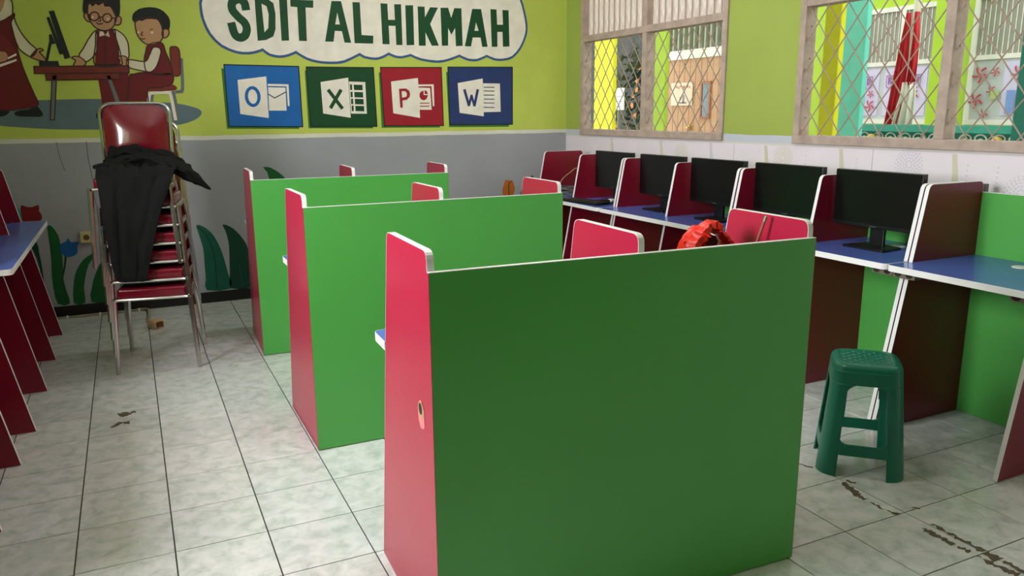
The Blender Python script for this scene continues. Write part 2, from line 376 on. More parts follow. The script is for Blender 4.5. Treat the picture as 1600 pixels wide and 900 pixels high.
# ------------------------------------------------------------------ mural painted on the back wall
PAINT = dict(cream=(248, 239, 226), outline_blue=(58, 92, 140), letter_green=(18, 74, 40), icon_shadow=(60, 118, 44), icon_blue=(24, 104, 182), icon_green=(14, 72, 36),
             icon_red=(164, 26, 44), icon_navy=(40, 58, 112), ink=(18, 22, 24), icon_line=(60, 78, 100), slate=(100, 120, 130), maroon_paint=(112, 14, 22), cream_shirt=(234, 222, 196),
             skin_paint=(200, 150, 110), book_paint=(126, 30, 40), line_brown=(70, 30, 20), screen_ink=(30, 36, 36), table_paint=(124, 44, 30), grey_paint=(112, 118, 118),
             tulip_blue=(18, 96, 160), tulip_red=(130, 20, 26), tulip_orange=(186, 108, 38), leaf_green=(14, 92, 40), leaf_dark=(8, 62, 44), leaf_teal=(10, 92, 74), leaf_cyan=(70, 190, 170), leaf_brown=(110, 56, 20))
def paint(c): return mat('mural_'+c, PAINT[c], 0.55, var=0.07, scale=9, spec=0.4)
def ribbon(bm, w, pts, closed, d):
    P = [Vector((pts[i], pts[i+1])) for i in range(0, len(pts), 2)]; N = len(P)
    def V(p, k): return bm.verts.new((p.x, YB-k, p.y))
    L_, R_ = [], []
    for i, p in enumerate(P):
        a = P[i-1] if (closed or i > 0) else p; b = P[(i+1) % N] if (closed or i < N-1) else p
        t1 = (p-a).normalized() if (p-a).length > 1e-6 else None; t2 = (b-p).normalized() if (b-p).length > 1e-6 else None
        t = ((t1 or t2)+(t2 or t1)).normalized() if ((t1 or t2)+(t2 or t1)).length > 1e-4 else (t1 or t2)
        k = 1.0
        if t1 and t2: k = min(1.6, 1/max(0.5, t.dot(t1)))
        if not closed and i == 0: p = p - t*w*0.25
        if not closed and i == N-1: p = p + t*w*0.25
        n = Vector((-t.y, t.x))*w/2*k
        L_.append(p+n); R_.append(p-n)
    Lv = [V(p, d+0.00005*(i % 6)) for i, p in enumerate(L_)]; Rv = [V(p, d+0.00005*(i % 6)) for i, p in enumerate(R_)]
    for i in range(N if closed else N-1):
        j = (i+1) % N; bm.faces.new((Lv[i], Lv[j], Rv[j], Rv[i]))
def build_mural():
    for name, label, cat, group, parts in MURAL:
        xs = [p for _, _, _, _, _, sh in parts for s in sh for p in (s[1][0] if s[0] == 'p' else s[2])]
        root = thing(name, label, cat, (sum(xs[0::2])/len(xs[0::2]), YB, min(xs[1::2])), 0, group)
        made = {}
        JOIN = ('outline', 'glasses', 'letter', 'computer', 'table', 'chair', 'standing_boy', 'seated_boy', 'pie_chart', 'face')
        flat_parts = []
        for q in parts: flat_parts += [q] if q[0] in JOIN else [q[:5]+([s_],) for s_ in q[5]]
        for pn, par, colr, layer, lab, shapes in flat_parts:
            bm = bmesh.new(); d = 0.0006*layer
            for s in shapes:
                if s[0] == 'p':
                    rings = [[(r[i], r[i+1]) for i in range(0, len(r), 2)] for r in s[1]]
                    flat = [p for r in rings for p in r]
                    A = [bm.verts.new((p[0], YB-d, p[1])) for p in flat]
                    for t in tessellate_polygon([[Vector((p[0], p[1], 0)) for p in r] for r in rings]):
                        try: bm.faces.new([A[i] for i in t])
                        except ValueError: pass
                else: ribbon(bm, s[1], s[2], s[3], d); d += 0.00012
            for f in bm.faces:
                f.normal_update()
                if f.normal.y > 0: f.normal_flip()
            bmesh.ops.translate(bm, verts=bm.verts, vec=-root.location)
            me = bpy.data.meshes.new(pn); bm.to_mesh(me); bm.free(); me.materials.append(paint(colr))
            o = mesh_obj(pn, me, made[par] if par else root)
            if lab: o['label'] = lab
            if par is None: made[pn] = o
MURAL = [
('painted_sign','white cloud sign painted with green school name letters on lime wall','mural',None,[
 ('cloud',None,'cream',2,None,[('p',[[0.892,2.239,0.884,2.217,0.884,2.196,0.885,2.157,0.891,2.111,0.906,2.06,0.929,2.01,0.962,1.967,1.002,1.931,1.051,1.906,1.1,1.89,1.144,1.884,1.182,1.885,1.213,1.889,1.239,1.896,1.266,1.905,1.287,1.913,1.289,1.916,1.291,1.912,1.312,1.895,1.34,1.877,1.374,1.868,1.409,1.865,1.441,1.868,1.472,1.876,1.506,1.889,1.533,1.901,1.534,1.905,1.538,1.9,1.57,1.879,1.613,1.856,1.655,1.842,1.699,1.833,1.747,1.828,1.796,1.827,1.848,1.829,1.904,1.839,1.973,1.869,2.03,1.897,2.038,1.902,2.035,1.897,2.051,1.887,2.076,1.875,2.115,1.868,2.157,1.865,2.187,1.869,2.215,1.879,2.246,1.894,2.27,1.907,2.273,1.91,2.275,1.906,2.298,1.896,2.327,1.886,2.353,1.882,2.382,1.882,2.422,1.891,2.456,1.9,2.458,1.902,2.461,1.899,2.496,1.884,2.546,1.868,2.614,1.858,2.683,1.853,2.735,1.858,2.783,1.869,2.838,1.887,2.882,1.904,2.886,1.908,2.888,1.904,2.922,1.89,2.966,1.875,3.006,1.871,3.048,1.874,3.096,1.891,3.135,1.908,3.139,1.911,3.141,1.907,3.174,1.895,3.215,1.882,3.252,1.879,3.29,1.881,3.333,1.888,3.376,1.904,3.416,1.938,3.452,1.981,3.481,2.033,3.502,2.086,3.51,2.127,3.509,2.169,3.499,2.223,3.485,2.278,3.472,2.325,3.454,2.368,3.43,2.416,3.394,2.458,3.339,2.493,3.28,2.513,3.241,2.501,3.191,2.493,3.106,2.532,3,2.571,2.868,2.568,2.746,2.55,2.684,2.525,2.634,2.514,2.564,2.555,2.475,2.6,2.342,2.605,2.211,2.591,2.129,2.557,2.055,2.534,1.966,2.572,1.86,2.613,1.71,2.607,1.568,2.583,1.49,2.546,1.423,2.514,1.334,2.52,1.241,2.524,1.144,2.492,1.056,2.446,0.988,2.393,0.937,2.338,0.908,2.284]])]),
 ('cloud_outline',None,'outline_blue',1,None,[('s',0.0376,[0.892,2.239,0.887,2.225,0.884,2.217,0.884,2.208,0.884,2.196,0.884,2.178,0.885,2.157,0.887,2.134,0.891,2.111,0.898,2.086,0.906,2.06,0.916,2.034,0.929,2.01,0.944,1.988,0.962,1.967,0.981,1.948,1.002,1.931,1.025,1.918,1.051,1.906,1.076,1.897,1.1,1.89,1.123,1.886,1.144,1.884,1.164,1.885,1.182,1.885,1.199,1.887,1.213,1.889,1.226,1.893,1.239,1.896,1.252,1.9,1.266,1.905,1.278,1.91,1.287,1.913,1.29,1.915,1.289,1.916,1.288,1.915,1.291,1.912,1.3,1.905,1.312,1.895,1.325,1.885,1.34,1.877,1.356,1.872,1.374,1.868,1.392,1.866,1.409,1.865,1.425,1.866,1.441,1.868,1.456,1.872,1.472,1.876,1.488,1.882,1.506,1.889,1.521,1.896,1.533,1.901,1.536,1.903,1.534,1.905,1.533,1.904,1.538,1.9,1.551,1.891,1.57,1.879,1.591,1.867,1.613,1.856,1.633,1.848,1.655,1.842,1.677,1.837,1.699,1.833,1.723,1.83,1.747,1.828,1.771,1.827,1.796,1.827,1.822,1.828,1.848,1.829,1.876,1.832,1.904,1.839,1.937,1.852,1.973,1.869,2.006,1.885,2.03,1.897,2.039,1.901,2.038,1.902,2.034,1.899,2.035,1.897,2.042,1.892,2.051,1.887,2.062,1.88,2.076,1.875,2.094,1.872,2.115,1.868,2.137,1.866,2.157,1.865,2.173,1.866,2.187,1.869,2.201,1.874,2.215,1.879,2.23,1.885,2.246,1.894,2.26,1.902,2.27,1.907,2.274,1.909,2.273,1.91,2.272,1.909,2.275,1.906,2.285,1.902,2.298,1.896,2.312,1.89,2.327,1.886,2.34,1.883,2.353,1.882,2.367,1.881,2.382,1.882,2.401,1.886,2.422,1.891,2.442,1.896,2.456,1.9,2.46,1.901,2.458,1.902,2.456,1.901,2.461,1.899,2.476,1.893,2.496,1.884,2.52,1.875,2.546,1.868,2.578,1.863,2.614,1.858,2.65,1.854,2.683,1.853,2.711,1.854,2.735,1.858,2.759,1.863,2.783,1.869,2.81,1.877,2.838,1.887,2.864,1.897,2.882,1.904,2.888,1.907,2.886,1.908,2.883,1.907,2.888,1.904,2.902,1.898,2.922,1.89,2.944,1.881,2.966,1.875,2.986,1.872,3.006,1.871,3.027,1.871,3.048,1.874,3.071,1.881,3.096,1.891,3.119,1.901,3.135,1.908,3.14,1.911,3.139,1.911,3.136,1.91,3.141,1.907,3.155,1.902,3.174,1.895,3.195,1.887,3.215,1.882,3.234,1.88,3.252,1.879,3.271,1.879,3.29,1.881,3.311,1.884,3.333,1.888,3.355,1.894,3.376,1.904,3.396,1.919,3.416,1.938,3.435,1.959,3.452,1.981,3.467,2.006,3.481,2.033,3.493,2.061,3.502,2.086,3.507,2.108,3.51,2.127,3.51,2.147,3.509,2.169,3.505,2.195,3.499,2.223,3.492,2.252,3.485,2.278,3.478,2.302,3.472,2.325,3.464,2.346,3.454,2.368,3.443,2.392,3.43,2.416,3.414,2.438,3.394,2.458,3.369,2.476,3.339,2.493,3.308,2.506,3.28,2.513,3.259,2.511,3.241,2.501,3.22,2.492,3.191,2.493,3.152,2.508,3.106,2.532,3.055,2.557,3,2.571,2.938,2.573,2.868,2.568,2.8,2.559,2.746,2.55,2.709,2.539,2.684,2.525,2.662,2.514,2.634,2.514,2.6,2.529,2.564,2.555,2.523,2.582,2.475,2.6,2.413,2.605,2.342,2.605,2.272,2.599,2.211,2.591,2.166,2.577,2.129,2.557,2.095,2.54,2.055,2.534,2.011,2.547,1.966,2.572,1.916,2.598,1.86,2.613,1.79,2.614,1.71,2.607,1.633,2.596,1.568,2.583,1.523,2.567,1.49,2.546,1.459,2.527,1.423,2.514,1.38,2.513,1.334,2.52,1.287,2.526,1.241,2.524,1.193,2.511,1.144,2.492,1.097,2.469,1.056,2.446,1.02,2.421,0.988,2.393,0.96,2.365,0.937,2.338,0.92,2.311,0.908,2.284,0.899,2.26],1)]),
 ('letter',None,'letter_green',3,None,[('s',0.0586,[1.188,2.196,1.187,2.203,1.186,2.214,1.184,2.226,1.18,2.235,1.173,2.243,1.163,2.251,1.152,2.256,1.141,2.257,1.129,2.255,1.116,2.249,1.104,2.241,1.095,2.231,1.091,2.22,1.089,2.207,1.09,2.193,1.093,2.18,1.1,2.167,1.11,2.155,1.121,2.142,1.131,2.131,1.141,2.121,1.152,2.113,1.161,2.105,1.169,2.096,1.175,2.085,1.18,2.075,1.183,2.063,1.184,2.052,1.183,2.039,1.179,2.026,1.174,2.013,1.168,2.003,1.16,1.996,1.15,1.99,1.14,1.986,1.131,1.986,1.121,1.987,1.112,1.991,1.103,1.998,1.096,2.008,1.09,2.024,1.085,2.044,1.082,2.064,1.079,2.077],0)]),
 ('letter',None,'letter_green',3,None,[('p',[[1.256,2.265,1.339,2.276,1.39,2.242,1.4,2.168,1.393,2.056,1.373,2.002,1.317,1.974,1.256,1.967],[1.303,2.234,1.339,2.217,1.35,2.159,1.34,2.061,1.31,2.03]])]),
 ('letter',None,'letter_green',3,None,[('p',[[1.434,2.274,1.492,2.277,1.488,1.976,1.432,1.972]])]),
 ('letter',None,'letter_green',3,None,[('p',[[1.516,2.274,1.69,2.276,1.686,2.222,1.628,2.222,1.622,1.976,1.563,1.976,1.565,2.221,1.515,2.224]])]),
 ('letter',None,'letter_green',3,None,[('p',[[1.83,2.279,1.904,2.281,1.968,1.973,1.915,1.973,1.899,2.058,1.844,2.059,1.829,1.978,1.763,1.976],[1.87,2.196,1.886,2.108,1.849,2.107]])]),
 ('letter',None,'letter_green',3,None,[('p',[[1.994,2.279,2.052,2.28,2.055,2.035,2.15,2.032,2.146,1.972,1.995,1.971]])]),
 ('letter',None,'letter_green',3,None,[('p',[[2.22,2.281,2.276,2.281,2.278,2.159,2.334,2.16,2.332,2.279,2.39,2.282,2.39,1.968,2.338,1.967,2.336,2.114,2.28,2.113,2.282,1.971,2.223,1.97]])]),
 ('letter',None,'letter_green',3,None,[('p',[[2.425,2.276,2.491,2.279,2.49,1.971,2.425,1.967]])]),
 ('letter',None,'letter_green',3,None,[('p',[[2.53,2.272,2.589,2.273,2.59,2.19,2.637,2.271,2.705,2.271,2.633,2.14,2.704,1.972,2.642,1.97,2.59,2.072,2.589,1.968,2.53,1.967]])]),
 ('letter',None,'letter_green',3,None,[('p',[[2.727,2.271,2.794,2.274,2.82,2.196,2.849,2.274,2.912,2.275,2.917,1.976,2.856,1.972,2.852,2.117,2.818,2.062,2.79,2.115,2.786,1.974,2.731,1.972]])]),
 ('letter',None,'letter_green',3,None,[('p',[[3.01,2.275,3.091,2.277,3.146,1.975,3.096,1.973,3.082,2.048,3.01,2.046,2.993,1.973,2.937,1.974],[3.043,2.169,3.065,2.102,3.027,2.101]])]),
 ('letter',None,'letter_green',3,None,[('p',[[3.177,2.281,3.233,2.281,3.238,2.158,3.293,2.159,3.289,2.279,3.347,2.279,3.353,1.983,3.291,1.979,3.287,2.101,3.239,2.099,3.238,1.977,3.185,1.976]])]),
]),
('painted_icon','blue painted square icon with letter O and envelope on green wall','mural','row of painted program icons',[
 ('shadow_edge',None,'icon_shadow',1,None,[('p',[[0.98,1.762,1.483,1.75,1.521,1.314,0.984,1.323]])]),
 ('panel',None,'icon_blue',2,None,[('p',[[1.001,1.79,1.547,1.786,1.549,1.33,1.001,1.34]])]),
 ('panel_outline',None,'ink',3,None,[('s',0.0078,[1.001,1.79,1.547,1.786,1.549,1.33,1.001,1.34],1)]),
 ('page',None,'cream',4,None,[('p',[[1.089,1.681,1.299,1.709,1.296,1.399,1.089,1.431]])]),
 ('letter',None,'icon_blue',5,None,[('p',[[1.247,1.566,1.245,1.542,1.238,1.52,1.226,1.501,1.21,1.488,1.192,1.482,1.174,1.484,1.158,1.493,1.144,1.508,1.135,1.529,1.131,1.552,1.133,1.576,1.14,1.599,1.152,1.617,1.168,1.63,1.186,1.636,1.204,1.635,1.22,1.626,1.234,1.61,1.243,1.59],[1.223,1.564,1.222,1.547,1.218,1.531,1.211,1.519,1.202,1.51,1.191,1.506,1.18,1.507,1.171,1.514,1.163,1.525,1.157,1.539,1.155,1.555,1.156,1.572,1.16,1.587,1.167,1.6,1.176,1.609,1.187,1.613,1.197,1.611,1.207,1.605,1.215,1.594,1.221,1.58]])]),
 ('back_sheet',None,'cream',3,None,[('p',[[1.307,1.654,1.462,1.652,1.459,1.489,1.445,1.488,1.445,1.636,1.306,1.638]])]),
 ('envelope',None,'cream',3,None,[('p',[[1.307,1.629,1.437,1.627,1.434,1.454,1.302,1.455]])]),
 ('flap_line',None,'icon_line',5,None,[('s',0.0078,[1.304,1.579,1.35,1.549,1.439,1.595],0)]),
]),
('painted_icon','dark green painted square icon with letter X and table grid','mural','row of painted program icons',[
 ('shadow_edge',None,'icon_shadow',1,None,[('p',[[1.592,1.756,2.054,1.751,2.114,1.309,1.594,1.317]])]),
 ('panel',None,'icon_green',2,None,[('p',[[1.605,1.783,2.139,1.787,2.147,1.324,1.611,1.331]])]),
 ('panel_outline',None,'ink',3,None,[('s',0.0078,[1.605,1.783,2.139,1.787,2.147,1.324,1.611,1.331],1)]),
 ('page',None,'cream',4,None,[('p',[[1.709,1.671,1.93,1.707,1.934,1.395,1.715,1.43]])]),
 ('letter',None,'icon_green',5,None,[('s',0.0276,[1.768,1.608,1.867,1.472],0),('s',0.0276,[1.864,1.608,1.778,1.476],0)]),
 ('table_grid',None,'cream',3,None,[('p',[[1.934,1.677,2.067,1.674,2.068,1.425,1.938,1.428],[1.941,1.655,1.958,1.655,1.957,1.611,1.941,1.611],[1.971,1.653,2.042,1.652,2.043,1.61,1.972,1.611],[1.942,1.598,1.959,1.598,1.959,1.555,1.942,1.555],[1.973,1.597,2.044,1.595,2.044,1.553,1.973,1.555],[1.944,1.544,1.961,1.544,1.96,1.501,1.943,1.501],[1.974,1.543,2.045,1.541,2.046,1.499,1.975,1.501],[1.945,1.49,1.962,1.49,1.962,1.447,1.945,1.447],[1.976,1.488,2.047,1.486,2.048,1.445,1.976,1.447]])]),
]),
('painted_icon','red painted square icon with letter P and pie chart','mural','row of painted program icons',[
 ('shadow_edge',None,'icon_shadow',1,None,[('p',[[2.182,1.75,2.694,1.753,2.694,1.307,2.187,1.312]])]),
 ('panel',None,'icon_red',2,None,[('p',[[2.197,1.79,2.721,1.798,2.727,1.323,2.211,1.327]])]),
 ('panel_outline',None,'ink',3,None,[('s',0.0072,[2.197,1.79,2.721,1.798,2.727,1.323,2.211,1.327],1)]),
 ('page',None,'cream',4,None,[('p',[[2.281,1.68,2.512,1.711,2.52,1.388,2.289,1.428]])]),
 ('letter',None,'icon_red',5,None,[('p',[[2.346,1.623,2.405,1.626,2.433,1.608,2.44,1.581,2.434,1.557,2.41,1.535,2.372,1.53,2.373,1.473,2.351,1.472],[2.368,1.604,2.4,1.604,2.413,1.585,2.407,1.56,2.369,1.552]])]),
 ('back_sheet',None,'cream',3,None,[('p',[[2.514,1.659,2.649,1.661,2.65,1.484,2.635,1.483,2.629,1.646,2.514,1.643]])]),
 ('front_sheet',None,'cream',3,None,[('p',[[2.513,1.634,2.616,1.632,2.625,1.454,2.515,1.455]])]),
 ('pie_chart',None,'icon_red',5,None,[('p',[[2.557,1.574,2.558,1.609,2.537,1.603,2.522,1.585,2.521,1.558,2.535,1.538,2.558,1.531,2.581,1.541,2.593,1.566,2.594,1.574]]),('p',[[2.566,1.582,2.567,1.614,2.586,1.605,2.596,1.583]])]),
 ('text_line',None,'icon_red',5,None,[('s',0.0072,[2.524,1.508,2.602,1.508],0)]),
 ('text_line',None,'icon_red',5,None,[('s',0.0072,[2.523,1.483,2.601,1.483],0)]),
]),
('painted_icon','navy painted square icon with letter W and lined page, rightmost','mural','row of painted program icons',[
 ('shadow_edge',None,'icon_shadow',1,None,[('p',[[2.763,1.762,3.315,1.762,3.343,1.304,2.778,1.309]])]),
 ('panel',None,'icon_navy',2,None,[('p',[[2.779,1.802,3.38,1.811,3.376,1.325,2.786,1.328]])]),
 ('panel_outline',None,'ink',3,None,[('s',0.0072,[2.779,1.802,3.38,1.811,3.376,1.325,2.786,1.328],1)]),
 ('page',None,'cream',4,None,[('p',[[2.865,1.673,3.096,1.713,3.101,1.396,2.876,1.427]])]),
 ('letter',None,'icon_navy',5,None,[('s',0.0238,[2.925,1.616,2.963,1.489],0),('s',0.0207,[2.964,1.489,2.989,1.571],0),('s',0.0207,[2.989,1.571,3.013,1.487],0),('s',0.0238,[3.014,1.487,3.047,1.617],0)]),
 ('front_sheet',None,'cream',3,None,[('p',[[3.099,1.673,3.258,1.672,3.263,1.433,3.095,1.431]])]),
 ('text_line',None,'icon_navy',5,None,[('s',0.0072,[3.105,1.641,3.203,1.64],0)]),
 ('text_line',None,'icon_navy',5,None,[('s',0.0072,[3.105,1.61,3.203,1.608],0)]),
 ('text_line',None,'icon_navy',5,None,[('s',0.0072,[3.104,1.575,3.202,1.574],0)]),
 ('text_line',None,'icon_navy',5,None,[('s',0.0072,[3.104,1.541,3.202,1.54],0)]),
 ('text_line',None,'icon_navy',5,None,[('s',0.0072,[3.103,1.509,3.201,1.507],0)]),
 ('text_line',None,'icon_navy',5,None,[('s',0.0072,[3.102,1.472,3.201,1.47],0)]),
]),
('painted_schoolroom','painted scene of two maroon uniformed boys and a teacher at computer table','mural',None,[
 ('ground_patch',None,'slate',1,None,[('p',[[-0.577,1.505,-0.545,1.522,-0.501,1.528,-0.446,1.532,-0.383,1.535,-0.309,1.534,-0.22,1.534,-0.11,1.537,0.017,1.541,0.145,1.542,0.28,1.537,0.417,1.528,0.529,1.52,0.595,1.516,0.632,1.513,0.668,1.507,0.713,1.498,0.755,1.486,0.788,1.475,0.807,1.464,0.815,1.452,0.816,1.44,0.809,1.425,0.793,1.409,0.77,1.394,0.74,1.38,0.702,1.368,0.654,1.357,0.596,1.347,0.528,1.338,0.451,1.331,0.359,1.329,0.259,1.329,0.16,1.33,0.062,1.331,-0.033,1.333,-0.118,1.336,-0.184,1.339,-0.24,1.343,-0.296,1.348,-0.355,1.353,-0.414,1.359,-0.468,1.365,-0.518,1.369,-0.563,1.374,-0.592,1.389,-0.601,1.424,-0.595,1.47]])]),
 ('teacher',None,'maroon_paint',3,'maroon dressed teacher at the left edge',[('p',[[-0.45,2.032,-0.415,2.068,-0.382,2.039,-0.353,2.052,-0.328,2.067,-0.309,2.083,-0.297,2.094,-0.293,2.088,-0.295,2.076,-0.306,2.064,-0.317,2.051,-0.321,2.042,-0.32,2.027,-0.317,1.994,-0.313,1.951,-0.308,1.905,-0.303,1.856,-0.297,1.808,-0.289,1.76,-0.278,1.711,-0.266,1.662,-0.252,1.61,-0.239,1.564,-0.229,1.534,-0.225,1.514,-0.229,1.501,-0.243,1.492,-0.27,1.485,-0.306,1.48,-0.345,1.473,-0.386,1.467,-0.42,1.467,-0.455,1.468,-0.502,1.432,-0.531,1.468,-0.499,1.752]])]),
 ('scarf','teacher','cream_shirt',4,None,[('p',[[-0.432,2.172,-0.37,2.194,-0.309,2.188,-0.297,2.145,-0.303,2.096,-0.312,2.079,-0.328,2.07,-0.352,2.053,-0.382,2.039,-0.421,2.025,-0.45,2.032,-0.453,2.101]])]),
 ('face','teacher','skin_paint',5,None,[('p',[[-0.414,2.182,-0.391,2.193,-0.362,2.192,-0.341,2.186,-0.337,2.176,-0.341,2.162,-0.346,2.149,-0.35,2.137,-0.355,2.127,-0.36,2.118,-0.363,2.111,-0.367,2.105,-0.375,2.099,-0.392,2.084,-0.414,2.069,-0.428,2.07,-0.431,2.101,-0.426,2.148]])]),
 ('sleeve','teacher','cream_shirt',4,None,[('p',[[-0.32,2.032,-0.314,2.049,-0.306,2.062,-0.298,2.066,-0.295,2.06,-0.294,2.046,-0.29,2.028,-0.283,2.008,-0.274,1.985,-0.264,1.963,-0.253,1.943,-0.24,1.924,-0.228,1.906,-0.214,1.891,-0.2,1.877,-0.194,1.864,-0.2,1.846,-0.214,1.828,-0.23,1.819,-0.246,1.824,-0.263,1.838,-0.278,1.852,-0.287,1.862,-0.294,1.871,-0.299,1.885,-0.305,1.904,-0.309,1.927,-0.313,1.951,-0.316,1.979,-0.32,2.008]])]),
 ('hand','teacher','skin_paint',4,None,[('p',[[-0.194,1.864,-0.183,1.87,-0.174,1.873,-0.166,1.874,-0.16,1.871,-0.155,1.866,-0.154,1.862,-0.161,1.859,-0.172,1.856,-0.178,1.852,-0.177,1.848,-0.172,1.842,-0.166,1.835,-0.16,1.826,-0.152,1.815,-0.148,1.806,-0.147,1.799,-0.149,1.794,-0.154,1.791,-0.163,1.791,-0.174,1.793,-0.184,1.796,-0.193,1.798,-0.201,1.801,-0.21,1.805,-0.219,1.809,-0.229,1.813,-0.232,1.821,-0.223,1.834,-0.208,1.851]])]),
 ('shoe','teacher','ink',4,None,[('p',[[-0.507,1.461,-0.477,1.466,-0.437,1.467,-0.408,1.465,-0.4,1.461,-0.403,1.453,-0.41,1.446,-0.417,1.439,-0.428,1.433,-0.442,1.428,-0.466,1.424,-0.493,1.42,-0.512,1.422,-0.519,1.433,-0.518,1.449]]),('p',[[-0.361,1.46,-0.338,1.466,-0.306,1.47,-0.28,1.475,-0.268,1.481,-0.262,1.488,-0.256,1.492,-0.249,1.495,-0.241,1.496,-0.234,1.492,-0.224,1.48,-0.215,1.464,-0.208,1.449,-0.206,1.44,-0.207,1.434,-0.212,1.429,-0.22,1.425,-0.231,1.422,-0.251,1.422,-0.288,1.423,-0.333,1.425,-0.364,1.431,-0.374,1.439,-0.372,1.451]])]),
 ('book','teacher','book_paint',5,None,[('p',[[-0.441,1.971,-0.392,1.963,-0.368,1.952,-0.34,1.903,-0.315,1.841,-0.364,1.811,-0.414,1.791,-0.466,1.776]])]),
 ('book_pages','teacher','cream',6,None,[('p',[[-0.367,1.811,-0.315,1.839,-0.313,1.827,-0.366,1.8]]),('p',[[-0.469,1.752,-0.417,1.767,-0.318,1.803,-0.318,1.79,-0.419,1.748,-0.472,1.732]])]),
 ('book_hand','teacher','skin_paint',7,None,[('p',[[-0.44,1.848,-0.431,1.853,-0.418,1.851,-0.406,1.849,-0.396,1.848,-0.385,1.848,-0.377,1.845,-0.371,1.838,-0.367,1.829,-0.366,1.821,-0.366,1.813,-0.368,1.805,-0.372,1.799,-0.378,1.793,-0.386,1.788,-0.397,1.785,-0.415,1.779,-0.435,1.774,-0.449,1.778,-0.451,1.798,-0.447,1.827]])]),
 ('outline','teacher','line_brown',6,None,[('s',0.0077,[-0.45,2.032,-0.432,2.071,-0.415,2.068,-0.398,2.049,-0.382,2.039,-0.367,2.044,-0.353,2.052,-0.34,2.059,-0.328,2.067,-0.318,2.075,-0.309,2.083,-0.302,2.091,-0.297,2.094,-0.294,2.093,-0.293,2.088,-0.294,2.082,-0.295,2.076,-0.3,2.07,-0.306,2.064,-0.313,2.057,-0.317,2.051,-0.32,2.046,-0.321,2.042,-0.321,2.037,-0.32,2.027,-0.319,2.012,-0.317,1.994,-0.315,1.973,-0.313,1.951,-0.31,1.929,-0.308,1.905,-0.306,1.88,-0.303,1.856,-0.3,1.832,-0.297,1.808,-0.293,1.784,-0.289,1.76,-0.284,1.735,-0.278,1.711,-0.272,1.687,-0.266,1.662,-0.259,1.637,-0.252,1.61,-0.245,1.585,-0.239,1.564,-0.233,1.547,-0.229,1.534,-0.226,1.524,-0.225,1.514,-0.226,1.507,-0.229,1.501,-0.234,1.497,-0.243,1.492,-0.255,1.489,-0.27,1.485,-0.288,1.483,-0.306,1.48,-0.325,1.476,-0.345,1.473,-0.366,1.47,-0.386,1.467,-0.404,1.467,-0.42,1.467,-0.437,1.467,-0.455,1.468,-0.477,1.454,-0.502,1.432,-0.523,1.428,-0.531,1.468,-0.521,1.584,-0.499,1.752,-0.473,1.918],1),('s',0.0077,[-0.32,2.032,-0.316,2.045,-0.31,2.056,-0.303,2.064,-0.298,2.066,-0.296,2.062,-0.295,2.053,-0.293,2.041,-0.29,2.028,-0.285,2.014,-0.279,1.997,-0.272,1.979,-0.264,1.963,-0.256,1.948,-0.246,1.933,-0.237,1.919,-0.228,1.906,-0.217,1.895,-0.206,1.884,-0.197,1.874,-0.194,1.864,-0.197,1.851,-0.207,1.837,-0.218,1.825,-0.23,1.819,-0.241,1.822,-0.255,1.831,-0.267,1.842,-0.278,1.852,-0.285,1.859,-0.291,1.866,-0.295,1.874,-0.299,1.885,-0.303,1.899,-0.307,1.915,-0.31,1.933,-0.313,1.951,-0.315,1.972,-0.318,1.994,-0.32,2.015],1),('s',0.0077,[-0.194,1.864,-0.186,1.869,-0.178,1.872,-0.172,1.874,-0.166,1.874,-0.161,1.872,-0.157,1.869,-0.154,1.865,-0.154,1.862,-0.159,1.859,-0.166,1.857,-0.174,1.855,-0.178,1.852,-0.178,1.849,-0.175,1.845,-0.171,1.84,-0.166,1.835,-0.162,1.828,-0.156,1.82,-0.151,1.813,-0.148,1.806,-0.147,1.801,-0.148,1.797,-0.15,1.793,-0.154,1.791,-0.16,1.791,-0.168,1.792,-0.177,1.794,-0.184,1.796,-0.191,1.797,-0.197,1.8,-0.204,1.802,-0.21,1.805,-0.217,1.808,-0.225,1.811,-0.231,1.815,-0.232,1.821,-0.226,1.83,-0.216,1.843,-0.204,1.855],1),('s',0.0077,[-0.432,2.172,-0.406,2.187,-0.37,2.194,-0.334,2.194,-0.309,2.188,-0.298,2.171,-0.297,2.145,-0.3,2.117,-0.303,2.096,-0.306,2.085,-0.312,2.079,-0.319,2.075,-0.328,2.07,-0.339,2.062,-0.352,2.053,-0.367,2.045,-0.382,2.039,-0.4,2.032,-0.421,2.025,-0.439,2.022,-0.45,2.032,-0.454,2.059,-0.453,2.101,-0.446,2.143],1)]),
 ('computer',None,'screen_ink',5,None,[('p',[[-0.093,2.118,-0.06,2.124,0.003,1.819,-0.034,1.808]]),('p',[[-0.111,2.076,-0.093,2.082,-0.037,1.841,-0.06,1.837]]),('p',[[-0.109,1.966,-0.093,1.97,-0.076,1.91,-0.101,1.902,-0.134,1.792,-0.152,1.791,-0.112,1.924]]),('p',[[-0.188,1.791,-0.074,1.795,-0.07,1.761,-0.191,1.759]])]),
 ('standing_boy',None,'maroon_paint',3,'boy with round glasses standing behind the table',[('p',[[0.181,2.002,0.223,2.001,0.294,2.011,0.298,1.961,0.313,1.881,0.317,1.831,0.307,1.773,0.149,1.77,0.166,1.908]]),('p',[[0.156,1.687,0.354,1.73,0.349,1.606,0.335,1.487,0.164,1.46,0.162,1.565]])]),
